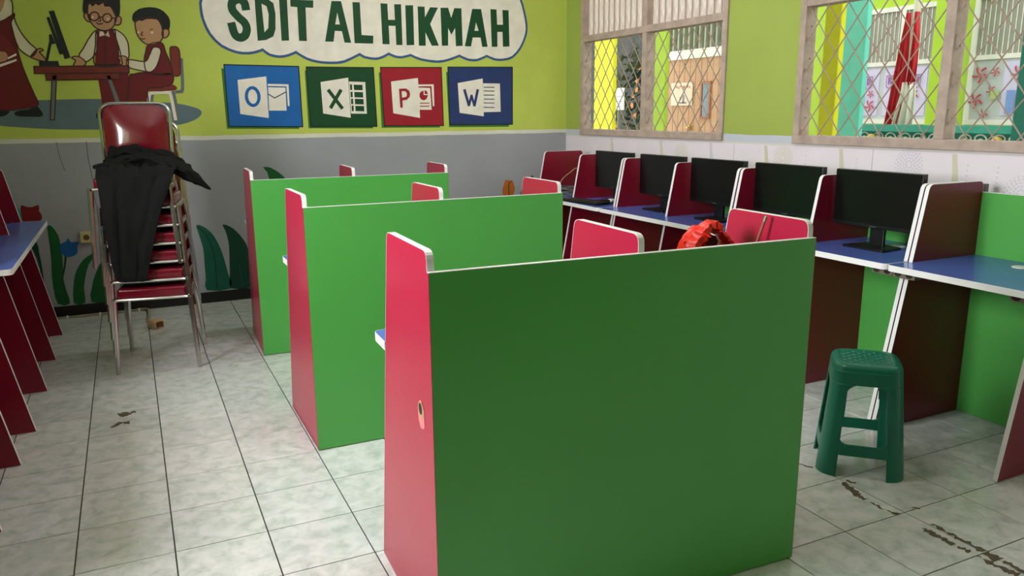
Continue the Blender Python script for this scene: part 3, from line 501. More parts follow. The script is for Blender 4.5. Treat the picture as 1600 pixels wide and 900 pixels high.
 ('face','standing_boy','skin_paint',4,None,[('p',[[0.144,2.143,0.146,2.157,0.149,2.171,0.16,2.181,0.184,2.188,0.215,2.192,0.243,2.192,0.263,2.187,0.278,2.178,0.291,2.165,0.302,2.144,0.311,2.119,0.315,2.096,0.313,2.079,0.308,2.065,0.301,2.051,0.292,2.038,0.283,2.025,0.271,2.015,0.256,2.008,0.239,2.004,0.223,2.004,0.207,2.007,0.192,2.014,0.179,2.022,0.169,2.032,0.161,2.043,0.155,2.055,0.149,2.068,0.144,2.08,0.141,2.094,0.14,2.11,0.142,2.127]]),('p',[[0.12,2.108,0.126,2.113,0.134,2.116,0.141,2.114,0.147,2.1,0.151,2.08,0.151,2.065,0.147,2.06,0.14,2.06,0.133,2.062,0.127,2.067,0.121,2.075,0.117,2.083,0.116,2.092,0.117,2.101]]),('p',[[0.312,2.093,0.319,2.1,0.329,2.103,0.336,2.102,0.341,2.098,0.344,2.091,0.345,2.083,0.344,2.073,0.34,2.061,0.336,2.053,0.33,2.047,0.322,2.045,0.316,2.044,0.309,2.044,0.304,2.046,0.301,2.051,0.302,2.064,0.306,2.08]])]),
 ('hair','standing_boy','ink',5,None,[('p',[[0.123,2.2,0.117,2.171,0.113,2.142,0.114,2.12,0.12,2.108,0.128,2.11,0.137,2.121,0.144,2.141,0.15,2.161,0.155,2.172,0.161,2.177,0.168,2.168,0.175,2.159,0.186,2.169,0.196,2.18,0.204,2.174,0.213,2.168,0.228,2.178,0.243,2.187,0.246,2.176,0.249,2.163,0.265,2.164,0.282,2.164,0.291,2.152,0.297,2.135,0.304,2.114,0.312,2.096,0.323,2.093,0.334,2.102,0.342,2.128,0.347,2.162,0.35,2.203,0.348,2.241,0.337,2.264,0.317,2.279,0.284,2.29,0.245,2.294,0.205,2.288,0.17,2.275,0.147,2.259,0.132,2.239,0.125,2.221]])]),
 ('sleeve','standing_boy','cream_shirt',4,None,[('p',[[0.181,2.002,0.184,1.983,0.181,1.95,0.177,1.918,0.174,1.893,0.169,1.869,0.16,1.848,0.14,1.824,0.115,1.802,0.094,1.791,0.077,1.797,0.063,1.813,0.057,1.83,0.062,1.847,0.076,1.865,0.09,1.886,0.104,1.909,0.119,1.934,0.135,1.956,0.152,1.978,0.169,1.997]]),('p',[[0.289,2.016,0.301,2.014,0.318,2.004,0.334,1.993,0.346,1.981,0.355,1.968,0.363,1.953,0.368,1.939,0.371,1.923,0.372,1.903,0.372,1.874,0.369,1.84,0.361,1.817,0.344,1.81,0.323,1.813,0.307,1.826,0.303,1.85,0.306,1.882,0.307,1.911,0.303,1.934,0.298,1.953,0.294,1.971,0.29,1.99,0.287,2.007]])]),
 ('collar','standing_boy','cream_shirt',4,None,[('p',[[0.202,2,0.222,1.999,0.232,1.974,0.195,1.963]]),('p',[[0.255,2.004,0.26,1.962,0.234,1.973]])]),
 ('hand','standing_boy','skin_paint',7,None,[('p',[[0.01,1.819,0.02,1.824,0.036,1.828,0.052,1.827,0.067,1.819,0.082,1.806,0.091,1.794,0.093,1.783,0.089,1.773,0.079,1.766,0.059,1.762,0.034,1.762,0.018,1.765,0.018,1.774,0.026,1.788,0.031,1.8,0.024,1.808,0.014,1.814]])]),
 ('shoe','standing_boy','ink',4,None,[('p',[[0.12,1.411,0.116,1.421,0.119,1.435,0.125,1.447,0.137,1.456,0.152,1.463,0.165,1.467,0.175,1.467,0.183,1.464,0.188,1.457,0.189,1.442,0.186,1.422,0.178,1.408,0.16,1.404,0.136,1.406]])]),
 ('belt','standing_boy','ink',5,None,[('p',[[0.152,1.777,0.307,1.782,0.306,1.77,0.151,1.765]])]),
 ('glasses','standing_boy','line_brown',6,None,[('s',0.0088,[0.207,2.097,0.207,2.095,0.206,2.092,0.206,2.09,0.205,2.088,0.204,2.086,0.203,2.084,0.201,2.082,0.2,2.08,0.198,2.078,0.197,2.076,0.195,2.075,0.193,2.073,0.191,2.072,0.189,2.071,0.187,2.07,0.185,2.069,0.183,2.068,0.181,2.068,0.178,2.067,0.176,2.067,0.174,2.067,0.172,2.067,0.17,2.068,0.168,2.068,0.166,2.069,0.164,2.07,0.162,2.071,0.161,2.072,0.159,2.073,0.158,2.075,0.156,2.076,0.155,2.078,0.154,2.08,0.153,2.082,0.153,2.084,0.152,2.086,0.152,2.088,0.152,2.09,0.152,2.092,0.152,2.094,0.152,2.097,0.153,2.099,0.153,2.101,0.154,2.103,0.155,2.105,0.156,2.108,0.158,2.11,0.159,2.111,0.161,2.113,0.162,2.115,0.164,2.117,0.166,2.118,0.168,2.119,0.17,2.121,0.172,2.122,0.174,2.122,0.176,2.123,0.178,2.124,0.18,2.124,0.183,2.124,0.185,2.124,0.187,2.124,0.189,2.124,0.191,2.123,0.193,2.123,0.195,2.122,0.197,2.121,0.198,2.119,0.2,2.118,0.201,2.117,0.203,2.115,0.204,2.113,0.205,2.112,0.206,2.11,0.206,2.108,0.207,2.106,0.207,2.103,0.207,2.101,0.207,2.099],1),('s',0.0088,[0.286,2.089,0.286,2.087,0.285,2.085,0.284,2.083,0.284,2.08,0.283,2.078,0.282,2.076,0.28,2.074,0.279,2.072,0.277,2.07,0.276,2.069,0.274,2.067,0.272,2.065,0.27,2.064,0.268,2.063,0.266,2.062,0.264,2.061,0.262,2.06,0.259,2.06,0.257,2.06,0.255,2.059,0.253,2.059,0.251,2.06,0.248,2.06,0.246,2.06,0.244,2.061,0.243,2.062,0.241,2.063,0.239,2.064,0.237,2.066,0.236,2.067,0.235,2.069,0.234,2.07,0.233,2.072,0.232,2.074,0.231,2.076,0.23,2.078,0.23,2.08,0.23,2.082,0.23,2.085,0.23,2.087,0.23,2.089,0.231,2.091,0.232,2.094,0.232,2.096,0.233,2.098,0.234,2.1,0.236,2.102,0.237,2.104,0.239,2.106,0.24,2.108,0.242,2.109,0.244,2.111,0.246,2.112,0.248,2.113,0.25,2.114,0.252,2.115,0.254,2.116,0.257,2.116,0.259,2.117,0.261,2.117,0.263,2.117,0.265,2.117,0.267,2.116,0.27,2.116,0.271,2.115,0.273,2.114,0.275,2.113,0.277,2.112,0.278,2.111,0.28,2.109,0.281,2.108,0.282,2.106,0.283,2.104,0.284,2.102,0.285,2.1,0.286,2.098,0.286,2.096,0.286,2.094,0.286,2.092],1),('s',0.0077,[0.206,2.091,0.208,2.092,0.212,2.093,0.216,2.094,0.22,2.094,0.223,2.094,0.227,2.092,0.23,2.09,0.232,2.089],0),('s',0.0077,[0.285,2.088,0.312,2.091],0),('s',0.0077,[0.154,2.102,0.143,2.109],0)]),
 ('eye','standing_boy','cream',6,None,[('p',[[0.173,2.09,0.173,2.088,0.173,2.087,0.172,2.086,0.171,2.085,0.17,2.084,0.169,2.084,0.168,2.083,0.167,2.083,0.165,2.084,0.164,2.084,0.164,2.085,0.163,2.086,0.162,2.087,0.162,2.088,0.162,2.089,0.163,2.09,0.163,2.091,0.164,2.093,0.165,2.093,0.166,2.094,0.167,2.095,0.168,2.095,0.169,2.095,0.17,2.095,0.171,2.095,0.172,2.094,0.173,2.093,0.173,2.092,0.173,2.091]]),('p',[[0.267,2.084,0.267,2.082,0.266,2.081,0.265,2.08,0.264,2.079,0.263,2.078,0.262,2.078,0.261,2.077,0.26,2.077,0.259,2.078,0.258,2.078,0.257,2.079,0.256,2.08,0.256,2.081,0.256,2.082,0.256,2.083,0.256,2.084,0.256,2.086,0.257,2.087,0.258,2.088,0.259,2.088,0.26,2.089,0.261,2.089,0.262,2.089,0.264,2.089,0.264,2.089,0.265,2.088,0.266,2.087,0.267,2.086,0.267,2.085]])]),
 ('outline','standing_boy','line_brown',6,None,[('s',0.0077,[0.144,2.143,0.146,2.154,0.147,2.164,0.151,2.173,0.16,2.181,0.176,2.186,0.199,2.19,0.223,2.192,0.243,2.192,0.258,2.189,0.271,2.183,0.282,2.175,0.291,2.165,0.3,2.15,0.307,2.132,0.312,2.113,0.315,2.096,0.314,2.083,0.311,2.072,0.306,2.061,0.301,2.051,0.295,2.041,0.288,2.031,0.28,2.022,0.271,2.015,0.26,2.01,0.248,2.006,0.235,2.004,0.223,2.004,0.211,2.006,0.199,2.01,0.188,2.016,0.179,2.022,0.171,2.029,0.165,2.037,0.16,2.046,0.155,2.055,0.15,2.064,0.146,2.074,0.143,2.084,0.141,2.094,0.14,2.106,0.141,2.119,0.142,2.131],1),('s',0.0077,[0.12,2.108,0.124,2.112,0.13,2.115,0.136,2.116,0.141,2.114,0.145,2.104,0.149,2.09,0.151,2.075,0.151,2.065,0.149,2.061,0.144,2.059,0.138,2.06,0.133,2.062,0.128,2.066,0.124,2.071,0.12,2.077,0.117,2.083,0.116,2.09,0.116,2.096,0.117,2.103],1),('s',0.0077,[0.312,2.093,0.317,2.099,0.324,2.102,0.331,2.103,0.336,2.102,0.34,2.1,0.343,2.095,0.345,2.089,0.345,2.083,0.344,2.075,0.342,2.067,0.339,2.059,0.336,2.053,0.331,2.048,0.326,2.046,0.321,2.044,0.316,2.044,0.311,2.044,0.306,2.044,0.302,2.047,0.301,2.051,0.301,2.06,0.304,2.072,0.307,2.084],1),('s',0.0077,[0.181,2.002,0.184,1.99,0.183,1.967,0.18,1.941,0.177,1.918,0.174,1.899,0.172,1.881,0.168,1.864,0.16,1.848,0.146,1.83,0.128,1.812,0.109,1.798,0.094,1.791,0.081,1.794,0.069,1.804,0.06,1.817,0.057,1.83,0.06,1.843,0.069,1.856,0.08,1.87,0.09,1.886,0.101,1.903,0.112,1.921,0.123,1.94,0.135,1.956,0.147,1.972,0.161,1.989,0.173,2],1),('s',0.0077,[0.289,2.016,0.297,2.015,0.31,2.01,0.323,2.001,0.334,1.993,0.343,1.984,0.351,1.975,0.358,1.964,0.363,1.953,0.367,1.942,0.37,1.931,0.372,1.919,0.372,1.903,0.372,1.882,0.371,1.856,0.368,1.833,0.361,1.817,0.35,1.81,0.334,1.81,0.318,1.816,0.307,1.826,0.304,1.842,0.304,1.865,0.306,1.89,0.307,1.911,0.304,1.929,0.301,1.944,0.297,1.958,0.294,1.971,0.291,1.985,0.288,1.999,0.287,2.01],1),('s',0.0077,[0.01,1.819,0.016,1.823,0.027,1.827,0.04,1.828,0.052,1.827,0.063,1.822,0.075,1.813,0.085,1.803,0.091,1.794,0.093,1.786,0.091,1.778,0.087,1.771,0.079,1.766,0.065,1.763,0.047,1.761,0.029,1.762,0.018,1.765,0.016,1.771,0.022,1.781,0.028,1.791,0.031,1.8,0.026,1.806,0.019,1.811,0.012,1.816],1),('s',0.0077,[0.181,2.002,0.189,2.008,0.198,2.007,0.21,2.002,0.223,2.001,0.24,2.004,0.26,2.009,0.28,2.012,0.294,2.011,0.299,2.004,0.299,1.992,0.298,1.977,0.298,1.961,0.301,1.943,0.305,1.921,0.31,1.9,0.313,1.881,0.315,1.867,0.317,1.855,0.317,1.843,0.317,1.831,0.319,1.816,0.322,1.799,0.321,1.784,0.307,1.773,0.274,1.765,0.226,1.759,0.18,1.76,0.149,1.77,0.142,1.796,0.147,1.833,0.158,1.873,0.166,1.908,0.17,1.936,0.172,1.964,0.176,1.986],1),('s',0.0077,[0.212,2.087,0.213,2.084,0.214,2.079,0.215,2.074,0.215,2.07,0.213,2.067,0.209,2.066,0.205,2.065,0.202,2.064],0),('s',0.0077,[0.188,2.055,0.19,2.053,0.193,2.05,0.197,2.047,0.202,2.045,0.207,2.046,0.214,2.047,0.221,2.049,0.225,2.05],0),('s',0.0055,[0.232,1.959,0.214,1.778],0)]),
 ('table',None,'table_paint',6,None,[('p',[[-0.222,1.756,0.36,1.771,0.358,1.722,-0.224,1.71]]),('p',[[-0.159,1.711,0.298,1.719,0.294,1.678,-0.158,1.666]])]),
 ('table_leg','table','grey_paint',6,None,[('p',[[-0.121,1.696,-0.094,1.699,-0.142,1.4,-0.167,1.401]])]),
 ('table_leg','table','grey_paint',6,None,[('p',[[0.213,1.699,0.233,1.703,0.286,1.487,0.257,1.482]])]),
 ('outline','table','line_brown',7,None,[('s',0.0077,[-0.222,1.756,0.36,1.771,0.358,1.722,-0.224,1.71],1),('s',0.0077,[-0.159,1.711,0.298,1.719,0.294,1.678,-0.158,1.666],1),('s',0.0066,[-0.121,1.696,-0.167,1.401,-0.142,1.4,-0.094,1.699],0)]),
 ('seated_boy',None,'maroon_paint',4,'boy seated on the painted chair',[('p',[[0.503,1.917,0.529,1.928,0.562,1.936,0.588,1.935,0.601,1.919,0.606,1.895,0.611,1.868,0.619,1.842,0.627,1.813,0.633,1.786,0.64,1.76,0.645,1.736,0.639,1.718,0.615,1.71,0.58,1.709,0.547,1.71,0.519,1.711,0.494,1.715,0.475,1.726,0.465,1.748,0.463,1.777,0.463,1.803,0.466,1.826,0.472,1.846,0.479,1.865,0.484,1.885,0.49,1.903]]),('p',[[0.355,1.689,0.369,1.714,0.391,1.715,0.428,1.724,0.47,1.728,0.508,1.723,0.548,1.717,0.597,1.724,0.638,1.723,0.647,1.693,0.638,1.658,0.621,1.64,0.589,1.629,0.531,1.623,0.479,1.618,0.465,1.607,0.463,1.586,0.463,1.535,0.451,1.487,0.39,1.468,0.334,1.487,0.335,1.587]])]),
 ('face','seated_boy','skin_paint',5,None,[('p',[[0.432,2.071,0.438,2.082,0.447,2.086,0.458,2.089,0.472,2.094,0.488,2.097,0.507,2.099,0.531,2.101,0.558,2.102,0.579,2.097,0.592,2.084,0.599,2.065,0.604,2.048,0.607,2.033,0.607,2.02,0.607,2.007,0.607,1.995,0.606,1.983,0.602,1.971,0.593,1.957,0.582,1.943,0.568,1.931,0.55,1.923,0.528,1.918,0.508,1.917,0.491,1.921,0.476,1.929,0.462,1.941,0.451,1.956,0.441,1.975,0.434,1.996,0.431,2.022,0.43,2.05]]),('p',[[0.6,2.007,0.606,2.016,0.614,2.025,0.622,2.03,0.63,2.03,0.638,2.026,0.644,2.021,0.646,2.012,0.646,2.002,0.643,1.993,0.637,1.984,0.629,1.975,0.621,1.97,0.614,1.968,0.607,1.969,0.602,1.973,0.599,1.982,0.598,1.995]])]),
 ('hair','seated_boy','ink',6,None,[('p',[[0.415,2.086,0.416,2.102,0.423,2.121,0.44,2.141,0.465,2.158,0.498,2.168,0.533,2.173,0.569,2.172,0.6,2.164,0.624,2.149,0.641,2.13,0.654,2.11,0.66,2.085,0.657,2.052,0.648,2.024,0.634,2.023,0.619,2.028,0.609,2.015,0.602,2.007,0.6,2.023,0.597,2.047,0.589,2.071,0.574,2.09,0.54,2.094,0.506,2.091,0.488,2.083,0.476,2.076,0.466,2.079,0.457,2.081,0.445,2.073,0.434,2.064,0.428,2.066,0.423,2.071,0.417,2.076]])]),
 ('sleeve','seated_boy','cream_shirt',6,None,[('p',[[0.546,1.903,0.561,1.901,0.574,1.893,0.579,1.88,0.576,1.857,0.562,1.816,0.543,1.774,0.527,1.751,0.51,1.737,0.498,1.73,0.475,1.732,0.414,1.743,0.358,1.761,0.347,1.789,0.365,1.812,0.414,1.807,0.468,1.801,0.489,1.82,0.501,1.845,0.514,1.871,0.525,1.892,0.535,1.901]])]),
 ('hand','seated_boy','skin_paint',7,None,[('p',[[0.298,1.831,0.308,1.835,0.323,1.837,0.337,1.837,0.347,1.832,0.356,1.824,0.361,1.815,0.362,1.801,0.36,1.785,0.356,1.774,0.349,1.769,0.339,1.769,0.33,1.77,0.32,1.772,0.309,1.775,0.302,1.78,0.302,1.787,0.306,1.796,0.308,1.805,0.304,1.815,0.298,1.824]])]),
 ('eye','seated_boy','cream',6,None,[('p',[[0.45,2.001,0.45,1.999,0.449,1.998,0.449,1.996,0.448,1.995,0.447,1.994,0.446,1.994,0.445,1.993,0.444,1.993,0.443,1.994,0.442,1.994,0.441,1.995,0.441,1.996,0.44,1.997,0.44,1.999,0.44,2,0.441,2.002,0.441,2.003,0.442,2.004,0.442,2.006,0.443,2.006,0.444,2.007,0.445,2.007,0.446,2.007,0.447,2.007,0.448,2.007,0.449,2.006,0.449,2.005,0.45,2.003,0.45,2.002]]),('p',[[0.54,2.002,0.54,2,0.539,1.998,0.538,1.997,0.537,1.996,0.536,1.994,0.535,1.994,0.534,1.993,0.533,1.993,0.531,1.994,0.53,1.994,0.53,1.995,0.529,1.996,0.528,1.998,0.528,2,0.528,2.001,0.529,2.003,0.529,2.005,0.53,2.006,0.531,2.007,0.532,2.008,0.533,2.009,0.534,2.009,0.535,2.01,0.537,2.009,0.538,2.009,0.539,2.008,0.539,2.006,0.54,2.005,0.54,2.003]])]),
 ('outline','seated_boy','line_brown',7,None,[('s',0.0077,[0.432,2.071,0.436,2.08,0.442,2.084,0.449,2.087,0.458,2.089,0.468,2.093,0.48,2.096,0.492,2.098,0.507,2.099,0.524,2.101,0.545,2.102,0.564,2.102,0.579,2.097,0.589,2.088,0.596,2.075,0.6,2.061,0.604,2.048,0.606,2.037,0.607,2.026,0.607,2.017,0.607,2.007,0.607,1.998,0.606,1.989,0.605,1.98,0.602,1.971,0.596,1.961,0.588,1.95,0.579,1.939,0.568,1.931,0.555,1.925,0.539,1.92,0.523,1.917,0.508,1.917,0.495,1.92,0.483,1.925,0.472,1.932,0.462,1.941,0.453,1.952,0.445,1.965,0.439,1.98,0.434,1.996,0.431,2.015,0.43,2.036,0.43,2.056],1),('s',0.0077,[0.6,2.007,0.604,2.014,0.609,2.021,0.616,2.027,0.622,2.03,0.628,2.03,0.634,2.028,0.64,2.025,0.644,2.021,0.646,2.015,0.646,2.008,0.645,2,0.643,1.993,0.639,1.986,0.633,1.979,0.627,1.973,0.621,1.97,0.616,1.968,0.61,1.968,0.605,1.969,0.602,1.973,0.599,1.98,0.598,1.989,0.598,1.998],1),('s',0.0077,[0.503,1.917,0.522,1.926,0.546,1.933,0.57,1.937,0.588,1.935,0.598,1.924,0.604,1.908,0.607,1.888,0.611,1.868,0.617,1.849,0.624,1.827,0.629,1.806,0.633,1.786,0.638,1.767,0.643,1.748,0.645,1.731,0.639,1.718,0.622,1.711,0.598,1.709,0.571,1.709,0.547,1.71,0.526,1.711,0.506,1.713,0.488,1.717,0.475,1.726,0.467,1.742,0.463,1.762,0.463,1.784,0.463,1.803,0.465,1.82,0.469,1.836,0.474,1.851,0.479,1.865,0.483,1.88,0.487,1.894,0.493,1.907],1),('s',0.0077,[0.355,1.689,0.362,1.708,0.369,1.714,0.379,1.713,0.391,1.715,0.408,1.72,0.428,1.724,0.45,1.727,0.47,1.728,0.489,1.727,0.508,1.723,0.527,1.719,0.548,1.717,0.571,1.719,0.597,1.724,0.621,1.726,0.638,1.723,0.645,1.711,0.647,1.693,0.644,1.674,0.638,1.658,0.631,1.648,0.621,1.64,0.607,1.634,0.589,1.629,0.563,1.625,0.531,1.623,0.501,1.621,0.479,1.618,0.468,1.613,0.465,1.607,0.464,1.599,0.463,1.586,0.462,1.564,0.463,1.535,0.461,1.506,0.451,1.487,0.426,1.475,0.39,1.468,0.356,1.47,0.334,1.487,0.329,1.528,0.335,1.587,0.346,1.646],1),('s',0.0077,[0.546,1.903,0.553,1.902,0.561,1.901,0.569,1.898,0.574,1.893,0.577,1.887,0.579,1.88,0.579,1.87,0.576,1.857,0.57,1.839,0.562,1.816,0.552,1.793,0.543,1.774,0.535,1.761,0.527,1.751,0.519,1.743,0.51,1.737,0.504,1.733,0.498,1.73,0.49,1.73,0.475,1.732,0.449,1.736,0.414,1.743,0.38,1.751,0.358,1.761,0.348,1.773,0.347,1.789,0.353,1.803,0.365,1.812,0.385,1.812,0.414,1.807,0.444,1.802,0.468,1.801,0.481,1.809,0.489,1.82,0.495,1.833,0.501,1.845,0.508,1.858,0.514,1.871,0.52,1.883,0.525,1.892,0.531,1.898,0.535,1.901,0.54,1.902],1),('s',0.0077,[0.298,1.831,0.305,1.834,0.315,1.836,0.327,1.837,0.337,1.837,0.345,1.833,0.352,1.829,0.357,1.822,0.361,1.815,0.362,1.805,0.362,1.793,0.359,1.782,0.356,1.774,0.351,1.77,0.344,1.769,0.337,1.769,0.33,1.77,0.322,1.771,0.314,1.773,0.307,1.776,0.302,1.78,0.302,1.785,0.304,1.792,0.307,1.799,0.308,1.805,0.305,1.812,0.301,1.819,0.298,1.826],1),('s',0.0066,[0.473,2.005,0.471,2.001,0.466,1.995,0.463,1.989,0.461,1.985,0.462,1.982,0.466,1.981,0.47,1.98,0.473,1.979],0),('s',0.0066,[0.457,1.959,0.46,1.958,0.463,1.957,0.467,1.955,0.47,1.955,0.474,1.955,0.479,1.957,0.483,1.958,0.485,1.959],0),('s',0.0055,[0.523,2.019,0.54,2.025],0)]),
 ('chair',None,'table_paint',5,None,[('p',[[0.64,1.89,0.651,1.909,0.665,1.909,0.678,1.911,0.69,1.907,0.699,1.897,0.704,1.871,0.703,1.802,0.697,1.735,0.69,1.711,0.681,1.705,0.666,1.702,0.651,1.708,0.643,1.717,0.64,1.744,0.638,1.818]]),('p',[[0.466,1.617,0.524,1.621,0.588,1.623,0.615,1.634,0.63,1.643,0.645,1.642,0.654,1.634,0.666,1.619,0.651,1.603,0.558,1.595,0.467,1.595,0.447,1.605]])]),
 ('chair_frame','chair','grey_paint',3,None,[('s',0.0219,[0.711,1.824,0.709,1.783,0.707,1.723,0.704,1.662,0.7,1.619,0.696,1.6,0.692,1.594,0.686,1.596,0.681,1.595,0.674,1.593,0.667,1.592,0.66,1.592,0.655,1.592],0),('s',0.0241,[0.635,1.592,0.653,1.406],0),('s',0.0176,[0.496,1.576,0.481,1.502],0)]),
 ('chair_leg','chair','cream',4,None,[('s',0.0219,[0.463,1.492,0.465,1.505,0.466,1.525,0.468,1.545,0.471,1.56,0.473,1.569,0.475,1.575,0.479,1.579,0.49,1.582,0.512,1.585,0.542,1.587,0.572,1.588,0.595,1.587,0.606,1.587,0.611,1.587,0.613,1.582,0.616,1.566,0.621,1.53,0.625,1.479,0.629,1.43,0.632,1.395],0)]),
 ('outline','chair','line_brown',6,None,[('s',0.0066,[0.64,1.89,0.645,1.904,0.651,1.909,0.658,1.909,0.665,1.909,0.671,1.911,0.678,1.911,0.684,1.91,0.69,1.907,0.695,1.902,0.699,1.897,0.702,1.887,0.704,1.871,0.704,1.841,0.703,1.802,0.7,1.764,0.697,1.735,0.694,1.719,0.69,1.711,0.686,1.708,0.681,1.705,0.674,1.703,0.666,1.702,0.658,1.704,0.651,1.708,0.647,1.712,0.643,1.717,0.641,1.727,0.64,1.744,0.638,1.776,0.638,1.818,0.638,1.86],1)]),
]),
('painted_tulip','blue painted tulip with tall green leaves beside the wall socket','mural','painted tulips',[
 ('bloom',None,'tulip_blue',3,None,[('p',[[-0.212,0.521,-0.207,0.533,-0.198,0.541,-0.184,0.547,-0.17,0.552,-0.162,0.566,-0.156,0.576,-0.15,0.565,-0.144,0.55,-0.139,0.545,-0.13,0.543,-0.109,0.545,-0.091,0.544,-0.094,0.531,-0.103,0.512,-0.104,0.492,-0.106,0.473,-0.113,0.458,-0.125,0.448,-0.144,0.441,-0.165,0.438,-0.18,0.441,-0.194,0.449,-0.205,0.466,-0.212,0.486,-0.214,0.504]])]),
 ('stem',None,'leaf_dark',2,None,[('p',[[-0.19,0.449,-0.182,0.455,-0.177,0.446,-0.181,0.423,-0.189,0.387,-0.205,0.33,-0.219,0.284,-0.222,0.291,-0.22,0.319,-0.211,0.352,-0.201,0.388,-0.195,0.423]])]),
 ('leaf',None,'leaf_green',2,None,[('p',[[-0.256,0.675,-0.244,0.664,-0.231,0.644,-0.22,0.619,-0.211,0.59,-0.208,0.561,-0.207,0.529,-0.206,0.49,-0.205,0.45,-0.206,0.416,-0.209,0.38,-0.214,0.333,-0.217,0.283,-0.213,0.238,-0.208,0.193,-0.196,0.14,-0.196,0.098,-0.232,0.088,-0.272,0.104,-0.283,0.151,-0.286,0.21,-0.287,0.259,-0.286,0.308,-0.282,0.359,-0.277,0.413,-0.275,0.472,-0.274,0.534,-0.275,0.601,-0.275,0.655,-0.267,0.675]])]),
 ('leaf',None,'leaf_green',2,None,[('p',[[0.011,0.454,-0.011,0.42,-0.045,0.374,-0.061,0.336,-0.073,0.296,-0.085,0.25,-0.095,0.2,-0.094,0.14,-0.099,0.093,-0.136,0.081,-0.171,0.098,-0.171,0.156,-0.16,0.224,-0.151,0.271,-0.139,0.311,-0.123,0.347,-0.102,0.379,-0.078,0.409,-0.05,0.432,-0.013,0.452]])]),
 ('leaf',None,'leaf_green',2,None,[('p',[[0.048,0.402,0.019,0.36,-0.01,0.299,-0.028,0.256,-0.041,0.212,-0.06,0.149,-0.058,0.096,0.008,0.075,0.078,0.085,0.094,0.143,0.092,0.217,0.089,0.275,0.08,0.327,0.067,0.378]])]),
]),
('painted_tulip','red painted tulip above the blue desk end at the left','mural','painted tulips',[
 ('bloom',None,'tulip_red',3,None,[('p',[[-0.414,0.823,-0.401,0.823,-0.385,0.814,-0.367,0.81,-0.348,0.808,-0.325,0.817,-0.307,0.821,-0.306,0.802,-0.309,0.777,-0.301,0.761,-0.295,0.745,-0.298,0.726,-0.307,0.708,-0.317,0.691,-0.332,0.678,-0.359,0.673,-0.386,0.676,-0.403,0.689,-0.414,0.709,-0.419,0.732,-0.42,0.759,-0.419,0.795]])]),
 ('leaf',None,'leaf_cyan',1,None,[('p',[[-0.433,0.809,-0.423,0.803,-0.414,0.775,-0.412,0.744,-0.412,0.703,-0.414,0.639,-0.418,0.584,-0.432,0.57,-0.445,0.586,-0.445,0.639,-0.441,0.704,-0.438,0.766]])]),
 ('stem',None,'leaf_dark',2,None,[('p',[[-0.428,0.657,-0.394,0.627,-0.352,0.566,-0.343,0.524,-0.344,0.479,-0.34,0.438,-0.338,0.374,-0.338,0.236,-0.343,0.11,-0.361,0.079,-0.376,0.114,-0.365,0.232,-0.353,0.367,-0.363,0.444,-0.381,0.508,-0.411,0.598]])]),
]),
('painted_leaves','pair of broad dark teal leaves painted right of the chair stack','mural',None,[
 ('leaf',None,'leaf_teal',1,None,[('p',[[0.705,0.61,0.723,0.611,0.749,0.599,0.778,0.577,0.806,0.546,0.828,0.51,0.846,0.468,0.862,0.422,0.876,0.366,0.891,0.289,0.903,0.211,0.922,0.145,0.916,0.097,0.827,0.085,0.737,0.099,0.725,0.135,0.736,0.185,0.737,0.241,0.737,0.302,0.739,0.364,0.738,0.427,0.725,0.499,0.712,0.561,0.704,0.595]])]),
 ('leaf_vein',None,'leaf_dark',2,None,[('s',0.0094,[0.718,0.593,0.727,0.583,0.74,0.569,0.754,0.552,0.766,0.532,0.776,0.511,0.785,0.486,0.793,0.459,0.8,0.43,0.806,0.4,0.81,0.368,0.814,0.334,0.816,0.295,0.816,0.248,0.815,0.193,0.813,0.143,0.812,0.108],0)]),
 ('leaf',None,'leaf_dark',1,None,[('p',[[0.892,0.598,0.901,0.602,0.919,0.598,0.944,0.584,0.971,0.563,0.993,0.539,1.014,0.51,1.037,0.475,1.056,0.435,1.067,0.391,1.073,0.341,1.075,0.283,1.073,0.221,1.08,0.148,1.068,0.09,0.992,0.079,0.917,0.097,0.906,0.139,0.914,0.202,0.919,0.286,0.924,0.37,0.926,0.426,0.924,0.471,0.917,0.517,0.908,0.555,0.897,0.582]])]),
 ('leaf_vein',None,'leaf_teal',2,None,[('s',0.0063,[0.992,0.28,0.993,0.264,0.994,0.242,0.996,0.217,0.997,0.194,0.998,0.17,0.998,0.145,0.998,0.123,0.998,0.108],0)]),
]),
('painted_leaf','curved green leaf tip painted above the farthest booth','mural',None,[
 ('leaf',None,'leaf_green',1,None,[('p',[[1.226,1.028,1.249,1.03,1.282,1.022,1.315,1.002,1.347,0.978,1.37,0.957,1.391,0.927,1.413,0.882,1.431,0.814,1.447,0.693,1.444,0.586,1.391,0.561,1.333,0.593,1.313,0.7,1.302,0.82,1.281,0.893,1.263,0.944,1.257,0.971,1.253,0.988,1.236,1.011]])]),
]),
('painted_tulip','orange painted tulip on grey wall behind middle booth','mural','painted tulips',[
 ('bloom',None,'tulip_orange',2,None,[('p',[[3.305,0.842,3.314,0.839,3.322,0.832,3.328,0.839,3.335,0.845,3.34,0.835,3.347,0.825,3.357,0.832,3.368,0.836,3.38,0.816,3.389,0.789,3.395,0.768,3.395,0.747,3.386,0.718,3.371,0.69,3.353,0.667,3.333,0.654,3.311,0.665,3.291,0.687,3.277,0.712,3.27,0.741,3.277,0.772,3.288,0.801,3.296,0.826]])]),
 ('petal_line',None,'leaf_brown',3,None,[('s',0.0099,[3.36,0.828,3.356,0.825,3.349,0.821,3.343,0.815,3.338,0.807,3.336,0.796,3.335,0.782,3.335,0.768,3.335,0.753,3.336,0.737,3.336,0.72,3.337,0.703,3.337,0.692],0)]),
